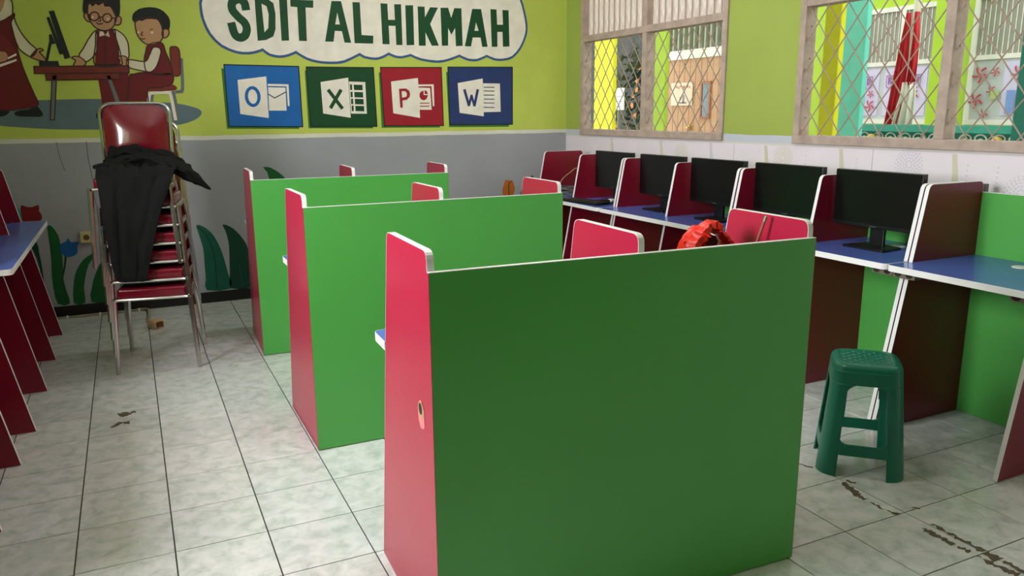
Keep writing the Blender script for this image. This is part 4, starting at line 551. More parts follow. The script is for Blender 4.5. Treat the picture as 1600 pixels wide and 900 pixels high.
 ('stem',None,'leaf_dark',1,None,[('s',0.0155,[3.333,0.669,3.335,0.648,3.339,0.618,3.343,0.581,3.345,0.538,3.344,0.489,3.342,0.433,3.339,0.371,3.338,0.305,3.339,0.224,3.341,0.132,3.343,0.047,3.344,-0.012],0)]),
 ('leaf',None,'leaf_dark',1,None,[('p',[[3.57,0.869,3.553,0.853,3.531,0.829,3.508,0.811,3.488,0.792,3.476,0.771,3.466,0.747,3.457,0.721,3.444,0.687,3.42,0.638,3.4,0.573,3.402,0.459,3.416,0.377,3.44,0.431,3.469,0.53,3.5,0.615,3.531,0.698,3.562,0.774,3.583,0.834,3.583,0.863]])]),
]),
]

build_mural()
# hairline crack and plaster scar in the grey paint of the mural wall
wb = bpy.data.objects['wall_back']
M_CRACK = mat('crack_shadow', (74, 74, 70), 0.9)
def crack(pts, w):
    bm = bmesh.new(); ribbon(bm, w, [c for p in pts for c in p], False, 0.0005)
    bm_obj('crack', bm, M_CRACK, wb)
crack([(0.035, 1.25), (0.035, 1.12), (0.045, 1.0), (0.06, 0.93), (0.04, 0.88), (0.05, 0.8), (0.075, 0.7)], 0.004)
crack([(-0.15, 1.25), (-0.14, 1.15), (-0.12, 1.05)], 0.003)

# ------------------------------------------------------------------ study booths and desk rows (one builder)
PT = 0.016; DT = 0.018; DEP = 0.585; HP, HD, HT, TT = 1.056, 1.103, 0.768, 0.026
def divider_profile():
    return round_poly([(PT, 0.0), (DEP, 0.0), (0.375, HD), (PT, HD)], [0, 0.004, 0.03, 0.028], 5)
def band(bm, ring, place, d0, d1, t=0.0012, closed=True):
    """thin strip wrapped around an outline"""
    N = len(ring); P = [Vector(p) for p in ring]; out = []
    ar = sum(P[i].x*P[(i+1) % N].y-P[(i+1) % N].x*P[i].y for i in range(N))
    for i in range(N):
        a, b = P[i-1], P[(i+1) % N]
        if not closed: a = P[max(i-1, 0)]; b = P[min(i+1, N-1)]
        tg = (b-a).normalized(); n = Vector((tg.y, -tg.x))*(1 if ar > 0 else -1); out.append(P[i]+n*t)
    for i in range(N if closed else N-1):
        j = (i+1) % N
        q = [bm.verts.new(place(p.x, p.y, d)) for p, d in ((out[i], d0), (out[j], d0), (out[j], d1), (out[i], d1))]; bm.faces.new(q)
        for d in (d0, d1):
            q = [bm.verts.new(place(p.x, p.y, d)) for p in (P[i], P[j], out[j], out[i])]; bm.faces.new(q)
    bmesh.ops.remove_doubles(bm, verts=bm.verts, dist=1e-5)
def desk_unit(name, label, cat, loc, rz, width, bays, group, over0=0.0, over1=0.0, sockets=(), grommets=True, m_div=None):
    """local x along the row, y from back panel towards the sitter, z up"""
    t = thing(name, label, cat, loc, rz, group)
    p = boxes('back_panel', [(0, width, 0, PT, 0.004, HP)], M_GREEN, t)
    boxes('edge_band', [(0, width, -0.0003, PT+0.0003, HP, HP+0.0015)], M_EDGE, p)
    m_div = m_div or M_RED
    for e_ in (-0.0012, width): boxes('end_band', [(e_, e_+0.0012, 0, PT, 0.004, HP)], m_div, p)
    prof = divider_profile(); xs = []
    for k in range(bays+1):
        x = k*(width-DT)/bays; xs.append(x)
        bm = bmesh.new(); prism(bm, [prof], lambda u, v, d: Vector((d, u, v+0.003)), x, x+DT)
        dv = bm_obj('divider', bm, m_div, t)
        bm = bmesh.new(); band(bm, prof, lambda u, v, d: Vector((d, u, v+0.003)), x-0.0004, x+DT+0.0004, 0.0012, closed=True)
        bm_obj('edge_band', bm, M_EDGE, dv)
    fr = DEP-0.002; yd = PT+0.002
    def dfront(z): return DEP-(DEP-0.375)*z/HD
    ys = dfront(HT-TT)+0.003
    left, right = -over0, width+over1
    ring = [(left, fr)]
    ring += [(left, yd)] if over0 > 0.005 else [(left, ys), (DT+0.001, ys), (DT+0.001, yd)]
    for k, x in enumerate(xs):
        if k == 0:
            if over0 > 0.005: ring += [(x-0.001, yd), (x-0.001, ys), (x+DT+0.001, ys), (x+DT+0.001, yd)]
        elif k == bays:
            ring += [(x-0.001, yd), (x-0.001, ys)] + ([(x+DT+0.001, ys), (x+DT+0.001, yd), (right, yd)] if over1 > 0.005 else [(right, ys)])
        else: ring += [(x-0.001, yd), (x-0.001, ys), (x+DT+0.001, ys), (x+DT+0.001, yd)]
    ring += [(right, fr)]
    rr = [0.0]*len(ring); rr[0] = 0.03; rr[-1] = 0.03
    ring2 = round_poly(ring, rr, 4)
    bm = bmesh.new(); prism(bm, [ring2], lambda u, v, d: Vector((u, v, d)), HT-TT, HT)
    top_ = bm_obj('tabletop', bm, M_BLUE, t)
    # front strip: from the left return round the front to the right return
    strip = [(right, ys)] + ring2[-5:] + ring2[:5] + [(left, ys)]
    bm = bmesh.new(); band_strip(bm, strip, HT-TT-0.0004, HT+0.0004)
    bm_obj('edge_band', bm, M_EDGE, top_)
    if grommets:
        for k in range(bays):
            gx = xs[k]+(xs[1]-xs[0])*0.5; gy = 0.14
            bm = bmesh.new()
            for (r, z0, z1) in ((0.034, HT, HT+0.003),):
                v0 = [bm.verts.new((gx+r*math.cos(q), gy+r*math.sin(q), z0)) for q in [2*math.pi*i/20 for i in range(20)]]
                v1 = [bm.verts.new((gx+(r-0.002)*math.cos(q), gy+(r-0.002)*math.sin(q), z1)) for q in [2*math.pi*i/20 for i in range(20)]]
                for i in range(20): bm.faces.new((v0[i], v0[(i+1) % 20], v1[(i+1) % 20], v1[i]))
                bm.faces.new(v1)
            bm_obj('cable_grommet', bm, M_EDGE, top_)
    for sx, sy in sockets:
        s = rbox('socket_block', 0.11, 0.05, 0.034, 0.006, mat('brown_socket', (120, 108, 92), 0.5), t, (sx, sy, HT-TT-0.018))
        bm = bmesh.new()
        for q in (-0.028, 0.028):
            vv = [bm.verts.new((q+0.018*math.cos(a_), 0.0255, 0.012*math.sin(a_))) for a_ in [2*math.pi*i/14 for i in range(14)]]
            bm.faces.new(vv)
        bm_obj('socket_hole', bm, M_HOLE, s)
    return t
def band_strip(bm, pts, z0, z1, t=0.0015):
    P = [Vector(p) for p in pts]; N = len(P); O = []
    for i in range(N):
        tg = (P[min(i+1, N-1)]-P[max(i-1, 0)]).normalized(); O.append(P[i]+Vector((tg.y, -tg.x))*t)
    # offset must point away from the table: flip if it goes to smaller y on the front run
    mid = N//2
    if O[mid].y < P[mid].y: O = [2*p-o for p, o in zip(P, O)]
    for i in range(N-1):
        for ring in (((O[i], z0), (O[i+1], z0), (O[i+1], z1), (O[i], z1)), ((P[i], z1), (P[i+1], z1), (O[i+1], z1), (O[i], z1)), ((P[i], z0), (P[i+1], z0), (O[i+1], z0), (O[i], z0))):
            bm.faces.new([bm.verts.new((p.x, p.y, z)) for p, z in ring])
    bmesh.ops.remove_doubles(bm, verts=bm.verts, dist=1e-5)
BG = 'free-standing green booths in the middle of the room'
W = 1.206
b1 = desk_unit('study_booth', 'nearest green-backed study booth with a chipped hole in its red side', 'booth', (0.9057, -0.5861-PT, 0), -0.0328, W, 2, BG)
b2 = desk_unit('study_booth', 'middle green-backed study booth of the three in a line', 'booth', (0.9075, 0.9101-PT, 0), 0.0048, W, 2, BG)
b3 = desk_unit('study_booth', 'farthest green-backed study booth, next to the grey mural wall', 'booth', (0.9115, 2.4443-PT, 0), -0.0312, W, 2, BG)
# damage on the outer red side of the nearest booth
sd = [c for c in b1.children if c.name.startswith('divider')][0]
def side_blob(name, pts, m, off):
    bm = bmesh.new(); A = [bm.verts.new((-off, u, v)) for u, v in pts]; bm.faces.new(A); return bm_obj(name, bm, m, sd)
def ell(cu, cv, a, b, n=14, jit=0.0):
    return [(cu+a*math.cos(q)*(1+jit*rnd.uniform(-1, 1)), cv+b*math.sin(q)*(1+jit*rnd.uniform(-1, 1))) for q in [2*math.pi*i/n for i in range(n)]]
side_blob('chipped_rim', ell(0.100, 0.662, 0.030, 0.042, jit=0.2), mat('pale_chip', (208, 120, 118), 0.7), 0.0008)
side_blob('chipped_hole', ell(0.10, 0.677, 0.024, 0.023, jit=0.1), M_BOARD, 0.0012)
side_blob('hole_core', ell(0.104, 0.679, 0.015, 0.016), M_HOLE, 0.0016)

RG = 'desks along the window wall'
XB = 3.808
r0 = desk_unit('computer_desk', 'empty single-bay desk by the window wall, nearest the camera', 'desk', (XB-0.004, -0.602, 0), math.pi/2, 0.595, 1, RG, m_div=M_RED_DARK, over0=0.03, sockets=((0.03, 0.50), (0.55, 0.5)))
r1 = desk_unit('computer_desk', 'two-bay window desk beside the empty one, first with monitors', 'desk', (XB, 0.003, 0), math.pi/2, 1.170, 2, RG, m_div=M_RED_DARK, sockets=((0.06, 0.50),))
r2 = desk_unit('computer_desk', 'middle two-bay desk of the window row with two monitors', 'desk', (XB, 1.185, 0), math.pi/2, 1.180, 2, RG, m_div=M_RED_DARK)
r3 = desk_unit('computer_desk', 'window row desk at the far corner with one bay lacking a monitor', 'desk', (XB, 2.377, 0), math.pi/2, 1.183, 2, RG, m_div=M_RED_DARK)
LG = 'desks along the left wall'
l1 = desk_unit('computer_desk', 'three-bay desk on the left in front of the red painted tulip', 'desk', (-0.806, 3.535, 0), -math.pi/2, 1.84, 3, LG, m_div=M_RED_DARK)
l2 = desk_unit('computer_desk', 'left wall desk nearest the camera, showing only red divider feet', 'desk', (-0.828, 1.325, 0), -math.pi/2, 1.22, 2, LG, m_div=M_RED_DARK)

# wall brackets behind the desk backs
for y in (-0.01,):
    o = boxes('wall_bracket', [(XB+0.0005, XB+0.024, y-0.012, y+0.012, 1.045, 1.092)], mat('grey_bracket', (120, 118, 114), 0.5)); tag(o, 'small grey metal bracket behind the divider top beside the empty desk', 'bracket')

# ------------------------------------------------------------------ monitors on the window desks
MG = 'black monitors on the window desks'
def monitor(label, loc, rz):
    t = thing('monitor', label, 'monitor', loc, rz, MG)     # local -x looks to the sitter, origin on the table
    hs = boxes('housing', [(-0.010, 0.022, -0.243, 0.243, 0.098, 0.372)], M_BLACK, t, bev=0.004)
    boxes('screen', [(-0.0112, -0.0095, -0.237, 0.237, 0.116, 0.366)], M_SCREEN, t)
    boxes('neck', [(0.022, 0.040, -0.04, 0.04, 0.008, 0.24)], M_BLACK, t, bev=0.003)
    boxes('chin', [(-0.0118, -0.0098, -0.02, 0.02, 0.103, 0.108)], mat('grey_mark', (70, 72, 72), 0.4), hs)
    bm = bmesh.new(); prism(bm, [round_poly([(-0.075, -0.12), (-0.075, 0.12), (0.085, 0.10), (0.085, -0.10)], 0.015, 4)], lambda u, v, d: Vector((u, v, d)), 0.0, 0.010)
    bm_obj('base', bm, M_BLACK, t)
    return t
MX = 3.515
for y, rz, lab in ((0.315, 0.02, 'nearest black monitor, its stand and base in full view'), (0.895, 0.02, 'second nearest black monitor, behind the red bay of the near booth'),
                   (1.475, 0.0, 'third black monitor from the camera, above the red plastic bag'), (2.035, 0.0, 'fourth black monitor from the camera on the window desks'),
                   (2.625, 0.0, 'farthest black monitor, with a keyboard in front of it')):
    monitor(lab, (MX, y, HT+0.0005), rz)

# ------------------------------------------------------------------ things on the far window desk
kb = thing('keyboard', 'black keyboard at the front of the far window desk', 'keyboard', (3.315, 2.70, HT+0.0005), math.radians(8))
boxes('case', [(-0.065, 0.065, -0.21, 0.21, 0, 0.016)], M_BLACK, kb, bev=0.004)
M_KEY = mat('key_black', (24, 24, 26), 0.5)
key_me = None
for r in range(5):
    for c in range(14):
        if key_me is None:
            bm = bmesh.new(); box(bm, -0.0095, 0.0095, -0.0125, 0.0125, 0, 0.006); bmesh.ops.bevel(bm, geom=list(bm.edges), offset=0.0015, segments=1, affect='EDGES')
            o = bm_obj('key', bm, M_KEY, kb); key_me = o.data
        else: o = mesh_obj('key', key_me, kb)
        o.location = (-0.045+r*0.0225, -0.19+c*0.0285, 0.0155)
ms = thing('mouse', 'black mouse with pale marks beside the far keyboard', 'mouse', (3.50, 2.46, HT+0.0005), 0.3)
rbox('shell', 0.1, 0.06, 0.034, 0.015, M_BLACK, ms, (0, 0, 0.017))
rbox('wheel', 0.02, 0.008, 0.008, 0.003, M_EDGE, ms, (-0.028, 0, 0.034))
pl = thing('power_adapter', 'small white plug adapter lying before the farthest monitor', 'adapter', (3.50, 2.62, HT+0.0005), 0.2)
rbox('body', 0.05, 0.036, 0.026, 0.006, M_EDGE, pl, (0, 0, 0.013)); rbox('cap', 0.02, 0.02, 0.02, 0.004, M_BLACK, pl, (-0.034, 0, 0.012))
M_CABLE = mat('grey_cable', (92, 92, 92), 0.5); M_CABLE2 = mat('tan_cable', (170, 140, 100), 0.5)
cb = thing('cable_bundle', 'coiled grey computer cables on the bay without monitor', 'cables', (3.50, 3.24, HT), 0)
for k in range(5):
    pts = [(0.13*math.cos(a+k)+0.01*k, (0.12-0.012*k)*math.sin(a+k), 0.009+0.014*k+0.004*math.sin(3*a)) for a in [2*math.pi*i/16 for i in range(16)]]
    tube_obj('coil', smooth_path(pts, 3, True), 0.006, M_CABLE, cb, 6, True)
tube_obj('lead', smooth_path([(-0.2, -0.1, 0.01), (-0.05, 0.05, 0.12), (0.05, 0.1, 0.17), (0.16, 0.16, 0.20), (0.25, 0.2, 0.1)]), 0.004, M_CABLE2, cb, 6)
px_ = thing('power_supply', 'black power brick beside the coiled cables', 'adapter', (3.60, 3.06, HT), 0.4)
rbox('body', 0.12, 0.06, 0.04, 0.008, M_BLACK, px_, (0, 0, 0.02)); rbox('plug', 0.03, 0.03, 0.025, 0.006, M_BLACK, px_, (-0.075, 0, 0.016))
pp = boxes('paper_tag', [(-0.001, 0.001, -0.03, 0.03, 0, 0.07)], M_EDGE, loc=(3.45, 3.02, HT+0.09), rot=(0.35, 0.1, 0.9)); tag(pp, 'white scrap of paper leaning in the bay without monitor', 'paper')

# ------------------------------------------------------------------ red plastic bag and pencil in the nearest booth
M_BAG = mat('red_plastic_film', (214, 36, 22), 0.3, var=0.1, scale=20, bump=0.5, bscale=30)
bag = thing('plastic_bag', 'crumpled red plastic bag with raised handles in the nearest booth', 'bag', (1.93, -0.35, HT+0.001), 0.1)
def crumple(name, rings, m, parent, seed, amp=0.012, closed_top=True):
    bm = bmesh.new(); R_ = []
    for (z, rx, ry, ox, oy) in rings:
        ring = []
        for i in range(28):
            a = 2*math.pi*i/28; x, y = ox+rx*math.cos(a), oy+ry*math.sin(a)
            n = noise.noise(Vector((x*22+seed, y*22, z*16)))*amp
            ring.append(bm.verts.new((x+n*math.cos(a), y+n*math.sin(a), max(0, z+noise.noise(Vector((x*15, y*15+seed, z*9)))*amp*(1 if z > 0.01 else 0)))))
        R_.append(ring)
    for A, B in zip(R_, R_[1:]):
        for i in range(28): bm.faces.new((A[i], A[(i+1) % 28], B[(i+1) % 28], B[i]))
    bm.faces.new(R_[0][::-1])
    if closed_top: bm.faces.new(R_[-1])
    return bm_obj(name, bm, m, parent, smooth=True)
crumple('body', [(0, 0.07, 0.05, 0, 0), (0.04, 0.098, 0.07, 0, 0), (0.10, 0.10, 0.07, 0, 0), (0.16, 0.098, 0.06, 0, 0), (0.20, 0.09, 0.045, 0.0, 0), (0.228, 0.08, 0.03, 0, 0)], M_BAG, bag, 3)
def strap(name, pts, w, th, seed):
    bm = bmesh.new(); P = smooth_path(pts, 6); prev = None
    for i, p in enumerate(P):
        t = (P[min(i+1, len(P)-1)]-P[max(i-1, 0)]).normalized(); s = Vector((0, 1, 0)); n = t.cross(s).normalized()
        q = noise.noise(Vector((p.x*25, p.z*25, seed)))
        ww, hh = w*(1+0.5*q), th*(1+0.8*q)
        ring = [bm.verts.new(p+s*a*ww*rnd.uniform(0.75, 1.25)+n*b*hh*rnd.uniform(0.7, 1.3)) for a, b in ((-1, -0.4), (-0.3, -1), (0.5, -0.6), (1, 0.3), (0.2, 1), (-0.7, 0.7))]
        if prev:
            for k in range(6): bm.faces.new((prev[k], prev[(k+1) % 6], ring[(k+1) % 6], ring[k]))
        else: bm.faces.new(ring[::-1])
        prev = ring
    bm.faces.new(prev)
    return bm_obj(name, bm, M_BAG, bag, smooth=True)
strap('handle', [(-0.085, -0.012, 0.20), (-0.058, -0.012, 0.245), (-0.025, -0.01, 0.278), (0.0, -0.008, 0.300), (0.03, -0.01, 0.296), (0.065, -0.012, 0.265), (0.088, -0.012, 0.235), (0.088, -0.012, 0.19)], 0.034, 0.019, 1)
strap('handle', [(-0.07, 0.03, 0.20), (-0.055, 0.035, 0.25), (-0.01, 0.035, 0.285), (0.02, 0.03, 0.27), (0.015, 0.03, 0.21)], 0.016, 0.01, 5)
pn = thing('pencil', 'pencil leaning against the red side inside the nearest booth', 'pencil', (2.032, -0.38, HT+0.002), 0)
A = Vector((0, 0, 0)); B = Vector((0.040, -0.085, 0.318)); 
tube_obj('shaft', [A+(B-A)*0.10, B], 0.0048, mat('pencil_paint', (150, 92, 70), 0.4), pn, 6)
tube_obj('tip', [A, A+(B-A)*0.10], [0.0008, 0.0048], M_BOARD, pn, 6)
tube_obj('ferrule', [B, B+(B-A)*0.05], 0.0054, M_CHROME, pn, 8)

# ------------------------------------------------------------------ stack of banquet chairs
def chair(label, loc, rz):
    t = thing('stacking_chair', label, 'chair', loc, rz, 'stacked banquet chairs')
    # seat: soft pad, fuller at the middle
    bm = bmesh.new(); box(bm, -0.180, 0.180, -0.215, 0.185, 0.420, 0.486)
    bmesh.ops.bevel(bm, geom=list(bm.edges), offset=0.022, segments=4, profile=0.6, affect='EDGES')
    for v in bm.verts:
        if v.co.z > 0.465: v.co.z += 0.006*max(0, 1-(v.co.x/0.2)**2)*max(0, 1-((v.co.y+0.015)/0.2)**2)
    bm_obj('seat', bm, M_VINYL, t, smooth=True)
    tube_obj('seat_trim', smooth_path([(-0.184, 0.17, 0.424), (-0.184, -0.19, 0.424), (-0.16, -0.218, 0.424), (0.16, -0.218, 0.424), (0.184, -0.19, 0.424), (0.184, 0.17, 0.424)], 4), 0.0085, M_CHROME, t)
    # backrest pad, tilted
    bm = bmesh.new(); G = 20; fr_, bk_ = {}, {}
    for a in range(G+1):
        for b in range(G+1):
            s_, t_ = 2*a/G-1, 2*b/G-1; m_ = max(abs(s_), abs(t_)); n_ = (abs(s_)**6+abs(t_)**6)**(1/6) or 1
            x, z = s_/n_*m_*0.176, 0.1825+t_/n_*m_*0.185
            x *= 0.96+0.04*z/0.365
            fr_[a, b] = bm.verts.new((x, -0.006-0.030*(1-m_**3.5)*(0.75+0.25*math.cos(3*t_)), z)); bk_[a, b] = bm.verts.new((x, 0.010+0.012*(1-m_**6), z))
    for a in range(G):
        for b in range(G):
            for D in (fr_, bk_): bm.faces.new((D[a, b], D[a+1, b], D[a+1, b+1], D[a, b+1]))
    rim = [(a, 0) for a in range(G)]+[(G, b) for b in range(G)]+[(a, G) for a in range(G, 0, -1)]+[(0, b) for b in range(G, 0, -1)]
    for q, k in enumerate(rim):
        l = rim[(q+1) % len(rim)]; bm.faces.new((fr_[k], fr_[l], bk_[l], bk_[k]))
    bo = bm_obj('backrest', bm, M_VINYL, t, smooth=True, loc=(0, 0.222, 0.505), rot=(-0.09, 0, 0))
    loop = round_poly([(-0.178, -0.10), (-0.192, 0.377), (0.192, 0.377), (0.178, -0.10)], [0, 0.075, 0.075, 0], 6)
    tube_obj('back_frame', [(u, 0, v) for u, v in loop], 0.0105, M_CHROME, bo)
    for s in (-1, 1):
        tube_obj('front_leg', [(s*0.197, -0.205, 0.43), (s*0.215, -0.225, 0.0)], [0.015, 0.012], M_CHROME, t)
        rl = tube_obj('rear_leg', smooth_path([(s*0.180, 0.200, 0.43), (s*0.196, 0.21, 0.30), (s*0.213, 0.255, 0.0)], 3), 0.0125, M_CHROME, t)
        tube_obj('seat_rail', [(s*0.197, -0.205, 0.415), (s*0.182, 0.20, 0.415)], 0.010, M_CHROME, t)
    boxes('underframe', [(-0.19, 0.19, -0.02, 0.02, 0.408, 0.42)], M_BLACK, t)
    return t
CX, CY, CRZ = 0.365, 2.632, -0.149
names = ['bottom', 'second lowest', 'third lowest', 'middle', 'third highest', 'second highest', 'topmost']
ch0 = chair('burgundy vinyl and chrome chair, bottom of the stack, feet on floor', (CX, CY, 0), CRZ)
for k in range(1, 7):
    c = copy_tree(ch0); c.location = (CX-0.003*k, CY+0.004*k, 0.1015*k) if k < 6 else (CX-0.050, CY+0.01, 0.1015*k+0.006)
    c['label'] = 'burgundy vinyl and chrome chair, %s of the stack' % names[k] + (' with bare backrest' if k == 6 else '')
# black garment draped over the top seat and hanging down the front of the stack
TOPZ = 0.1015*6
gm = thing('black_garment', 'black cloth garment draped over the front of the chair stack', 'garment', (CX-0.050, CY+0.01, TOPZ+0.491), CRZ)
# rows: (y, z, x_left, x_right) in the top chair's frame, z measured from the seat top
rows = [(0.155, 0.075, -0.10, 0.13), (0.145, 0.110, -0.14, 0.17), (0.10, 0.07, -0.16, 0.22), (0.02, 0.034, -0.165, 0.25), (-0.10, 0.030, -0.165, 0.245), (-0.19, 0.026, -0.160, 0.235), (-0.237, 0.004, -0.158, 0.225),
        (-0.247, -0.06, -0.150, 0.20), (-0.253, -0.16, -0.146, 0.155), (-0.256, -0.27, -0.138, 0.12), (-0.258, -0.38, -0.130, 0.09), (-0.258, -0.47, -0.124, 0.065), (-0.258, -0.54, -0.114, 0.045), (-0.256, -0.565, -0.10, 0.03)]
bm = bmesh.new(); grid = []; NX = 44
fine = []
for a, b in zip(rows, rows[1:]):
    for k in range(4): fine.append(tuple(p+(q-p)*k/4 for p, q in zip(a, b)))
fine.append(rows[-1])
for i, (y, z, xl, xr) in enumerate(fine):
    row = []
    for k in range(NX+1):
        s = k/NX; x = xl+(xr-xl)*s
        fold = 0.012*math.sin(s*6.5+0.6+i*0.03)+0.004*math.sin(s*19+1.3+i*0.09)+0.016*noise.noise(Vector((x*14, i*0.16, 3)))
        hang = i > 22
        yy = y-(abs(fold) if hang else 0)
        crump = 0.050*abs(noise.noise(Vector((x*14, y*14, 1.7))))+0.022*abs(noise.noise(Vector((x*38, y*38, 4.7))))
        zz = z+(crump if not hang else 0)
        row.append(bm.verts.new((x, yy, zz)))
    grid.append(row)
for A, B in zip(grid, grid[1:]):
    for k in range(NX): bm.faces.new((A[k], A[k+1], B[k+1], B[k]))
o = bm_obj('drape', bm, M_CLOTH, gm, smooth=True)
md = o.modifiers.new('thickness', 'SOLIDIFY'); md.thickness = 0.006; md.offset = 1
def crumple_tube(name, pts, radii, flat, seed, m, parent, amp=0.25, n=18):
    bm = bmesh.new(); P = smooth_path(pts, 6); N = len(P); R_ = []
    for i, p in enumerate(P):
        f = i/(N-1)*(len(radii)-1); k = min(int(f), len(radii)-2); r = radii[k]+(radii[k+1]-radii[k])*(f-k)
        t = (P[min(i+1, N-1)]-P[max(i-1, 0)]).normalized(); u = Vector((0, 0, 1))-t*t.z; u = u.normalized() if u.length > 1e-3 else Vector((0, 1, 0)); v = t.cross(u)
        ring = []
        for j in range(n):
            a = 2*math.pi*j/n; q = 1+amp*noise.noise(Vector((math.cos(a)*1.7+seed, math.sin(a)*1.7, i*0.23)))*1.6+0.5*amp*noise.noise(Vector((math.cos(a)*5, math.sin(a)*5+seed, i*0.6)))
            ring.append(bm.verts.new(p+(u*math.cos(a)*flat+v*math.sin(a))*r*q))
        R_.append(ring)
    for A, B in zip(R_, R_[1:]):
        for j in range(n): bm.faces.new((A[j], A[(j+1) % n], B[(j+1) % n], B[j]))
    bm.faces.new(R_[0][::-1]); bm.faces.new(R_[-1])
    return bm_obj(name, bm, m, parent, smooth=True)
crumple_tube('sleeve', [(-0.19, -0.08, 0.05), (-0.06, 0.03, 0.075), (0.06, 0.02, 0.085), (0.17, -0.03, 0.07), (0.26, -0.06, 0.02), (0.32, -0.06, -0.03), (0.40, -0.05, -0.095)], [0.012, 0.038, 0.045, 0.052, 0.07, 0.056, 0.004], 0.66, 2.0, M_CLOTH, gm, 0.4)
crumple_tube('collar', [(-0.12, 0.11, 0.085), (-0.06, 0.12, 0.125), (0.02, 0.12, 0.115), (0.09, 0.12, 0.10), (0.18, 0.10, 0.075), (0.26, 0.05, 0.04)], [0.014, 0.034, 0.036, 0.03, 0.036, 0.02], 0.9, 7.0, M_CLOTH, gm, 0.5)

# ------------------------------------------------------------------ green plastic stool
def stool(label, loc, rz):
    t = thing('plastic_stool', label, 'stool', loc, rz)
    H = 0.455; N, Mz = 256, 132
    def half(z): return 0.168-(0.168-0.128)*(z/H)
    def pt(a, z, h):
        n = 4.4
        c, s = math.cos(a), math.sin(a)
        r = (abs(c)**n+abs(s)**n)**(-1/n)
        return Vector((r*c*h, r*s*h, z))
    # angles spaced evenly along the outline
    samp = [pt(2*math.pi*k/4000, 0, 1) for k in range(4001)]; cum = [0]
    for p, q in zip(samp, samp[1:]): cum.append(cum[-1]+(q-p).length)
    ang = []; j = 0
    for k in range(N):
        d = cum[-1]*k/N
        while cum[j+1] < d: j += 1
        ang.append(2*math.pi*j/4000)
    zs = [H*0.94*k/Mz for k in range(Mz+1)]
    V = {}
    groups = {}
    for k in range(Mz):
        for i in range(N):
            a0 = ang[i]; p = pt(a0+math.pi/N, (zs[k]+zs[k+1])/2, half((zs[k]+zs[k+1])/2)); z = p.z; h = half(z)
            side = 0 if abs(p.x) > abs(p.y) and p.x > 0 else 2 if abs(p.x) > abs(p.y) else 1 if p.y > 0 else 3
            lat = (p.y if side in (0, 2) else p.x)
            zr0, zr1 = 0.092, 0.137
            wopen = 0.094-0.028*(z/H)
            cz = 0.345; rad = 0.045
            if z > cz:          # rounded arch top
                e = (z-cz)/0.032
                wl = wopen-rad+rad*math.sqrt(max(0, 1-e*e)) if e < 1 else -1
            elif z < zr1+0.02 and z > zr1:
                e = (zr1+0.02-z)/0.02; wl = wopen-0.02+0.02*math.sqrt(max(0, 1-e*e))
            else: wl = wopen
            inside = abs(lat) < wl
            if inside and not (zr0 <= z <= zr1): continue
            if inside: key = ('rung', side)
            elif z < cz+0.03 and not inside:
                q = (0 if p.x > 0 else 1, 0 if p.y > 0 else 1); key = ('leg', q)
            else: key = ('skirt', 0)
            groups.setdefault(key, []).append((i, k))
    for key, cells in groups.items():
        bm = bmesh.new(); vv = {}
        def g(i, k):
            i %= N
            if (i, k) not in vv:
                z = zs[k]; vv[(i, k)] = bm.verts.new(pt(ang[i], z, half(z)))
            return vv[(i, k)]
        for i, k in cells: bm.faces.new((g(i, k), g(i+1, k), g(i+1, k+1), g(i, k+1)))
        o = bm_obj({'rung': 'rung', 'leg': 'leg', 'skirt': 'skirt'}[key[0]], bm, M_STOOL, t, smooth=True)
        m_ = o.modifiers.new('wall', 'SOLIDIFY'); m_.thickness = 0.006 if key[0] != 'leg' else 0.007; m_.offset = -1
    # seat: rounded shoulder then flat top with a shallow dish
    bm = bmesh.new(); R_ = []
    for f, z in ((1.0, H*0.94), (0.99, H*0.962), (0.965, H*0.98), (0.92, H*0.993), (0.86, H), (0.80, H+0.001), (0.77, H-0.003), (0.5, H-0.003), (0.2, H-0.003)):
        h = half(H*0.94)*f; R_.append([bm.verts.new(pt(a, z, h)) for a in ang])
    for A, B in zip(R_, R_[1:]):
        for i in range(N): bm.faces.new((A[i], A[(i+1) % N], B[(i+1) % N], B[i]))
    bm.faces.new(R_[-1])
    st = bm_obj('seat', bm, M_STOOL, t, smooth=True)
    bm = bmesh.new()
    for a in range(-4, 5):
        for b in range(-4, 5):
            if (a+b) % 2 or abs(a)+abs(b) == 8: continue
            x, y = a*0.0205, b*0.0205
            r = 0.0098
            lo = [bm.verts.new((x+dx*r, y+dy*r, H-0.003)) for dx, dy in ((1, 0), (0, 1), (-1, 0), (0, -1))]
            hi = [bm.verts.new((x+dx*r*0.6, y+dy*r*0.6, H-0.0008)) for dx, dy in ((1, 0), (0, 1), (-1, 0), (0, -1))]
            for q in range(4): bm.faces.new((lo[q], lo[(q+1) % 4], hi[(q+1) % 4], hi[q]))
            bm.faces.new(hi)
    tag(bm_obj('seat_pattern', bm, M_STOOL, st), kind='stuff')
    bm = bmesh.new(); vv = [bm.verts.new((0.007*math.cos(q), 0.007*math.sin(q), H-0.0022)) for q in [2*math.pi*i/12 for i in range(12)]]; bm.faces.new(vv)
    bm_obj('finger_hole', bm, M_HOLE, st)
    return t
stool('green plastic stool standing before the empty window desk', (2.885, -0.225, 0), math.radians(-44))

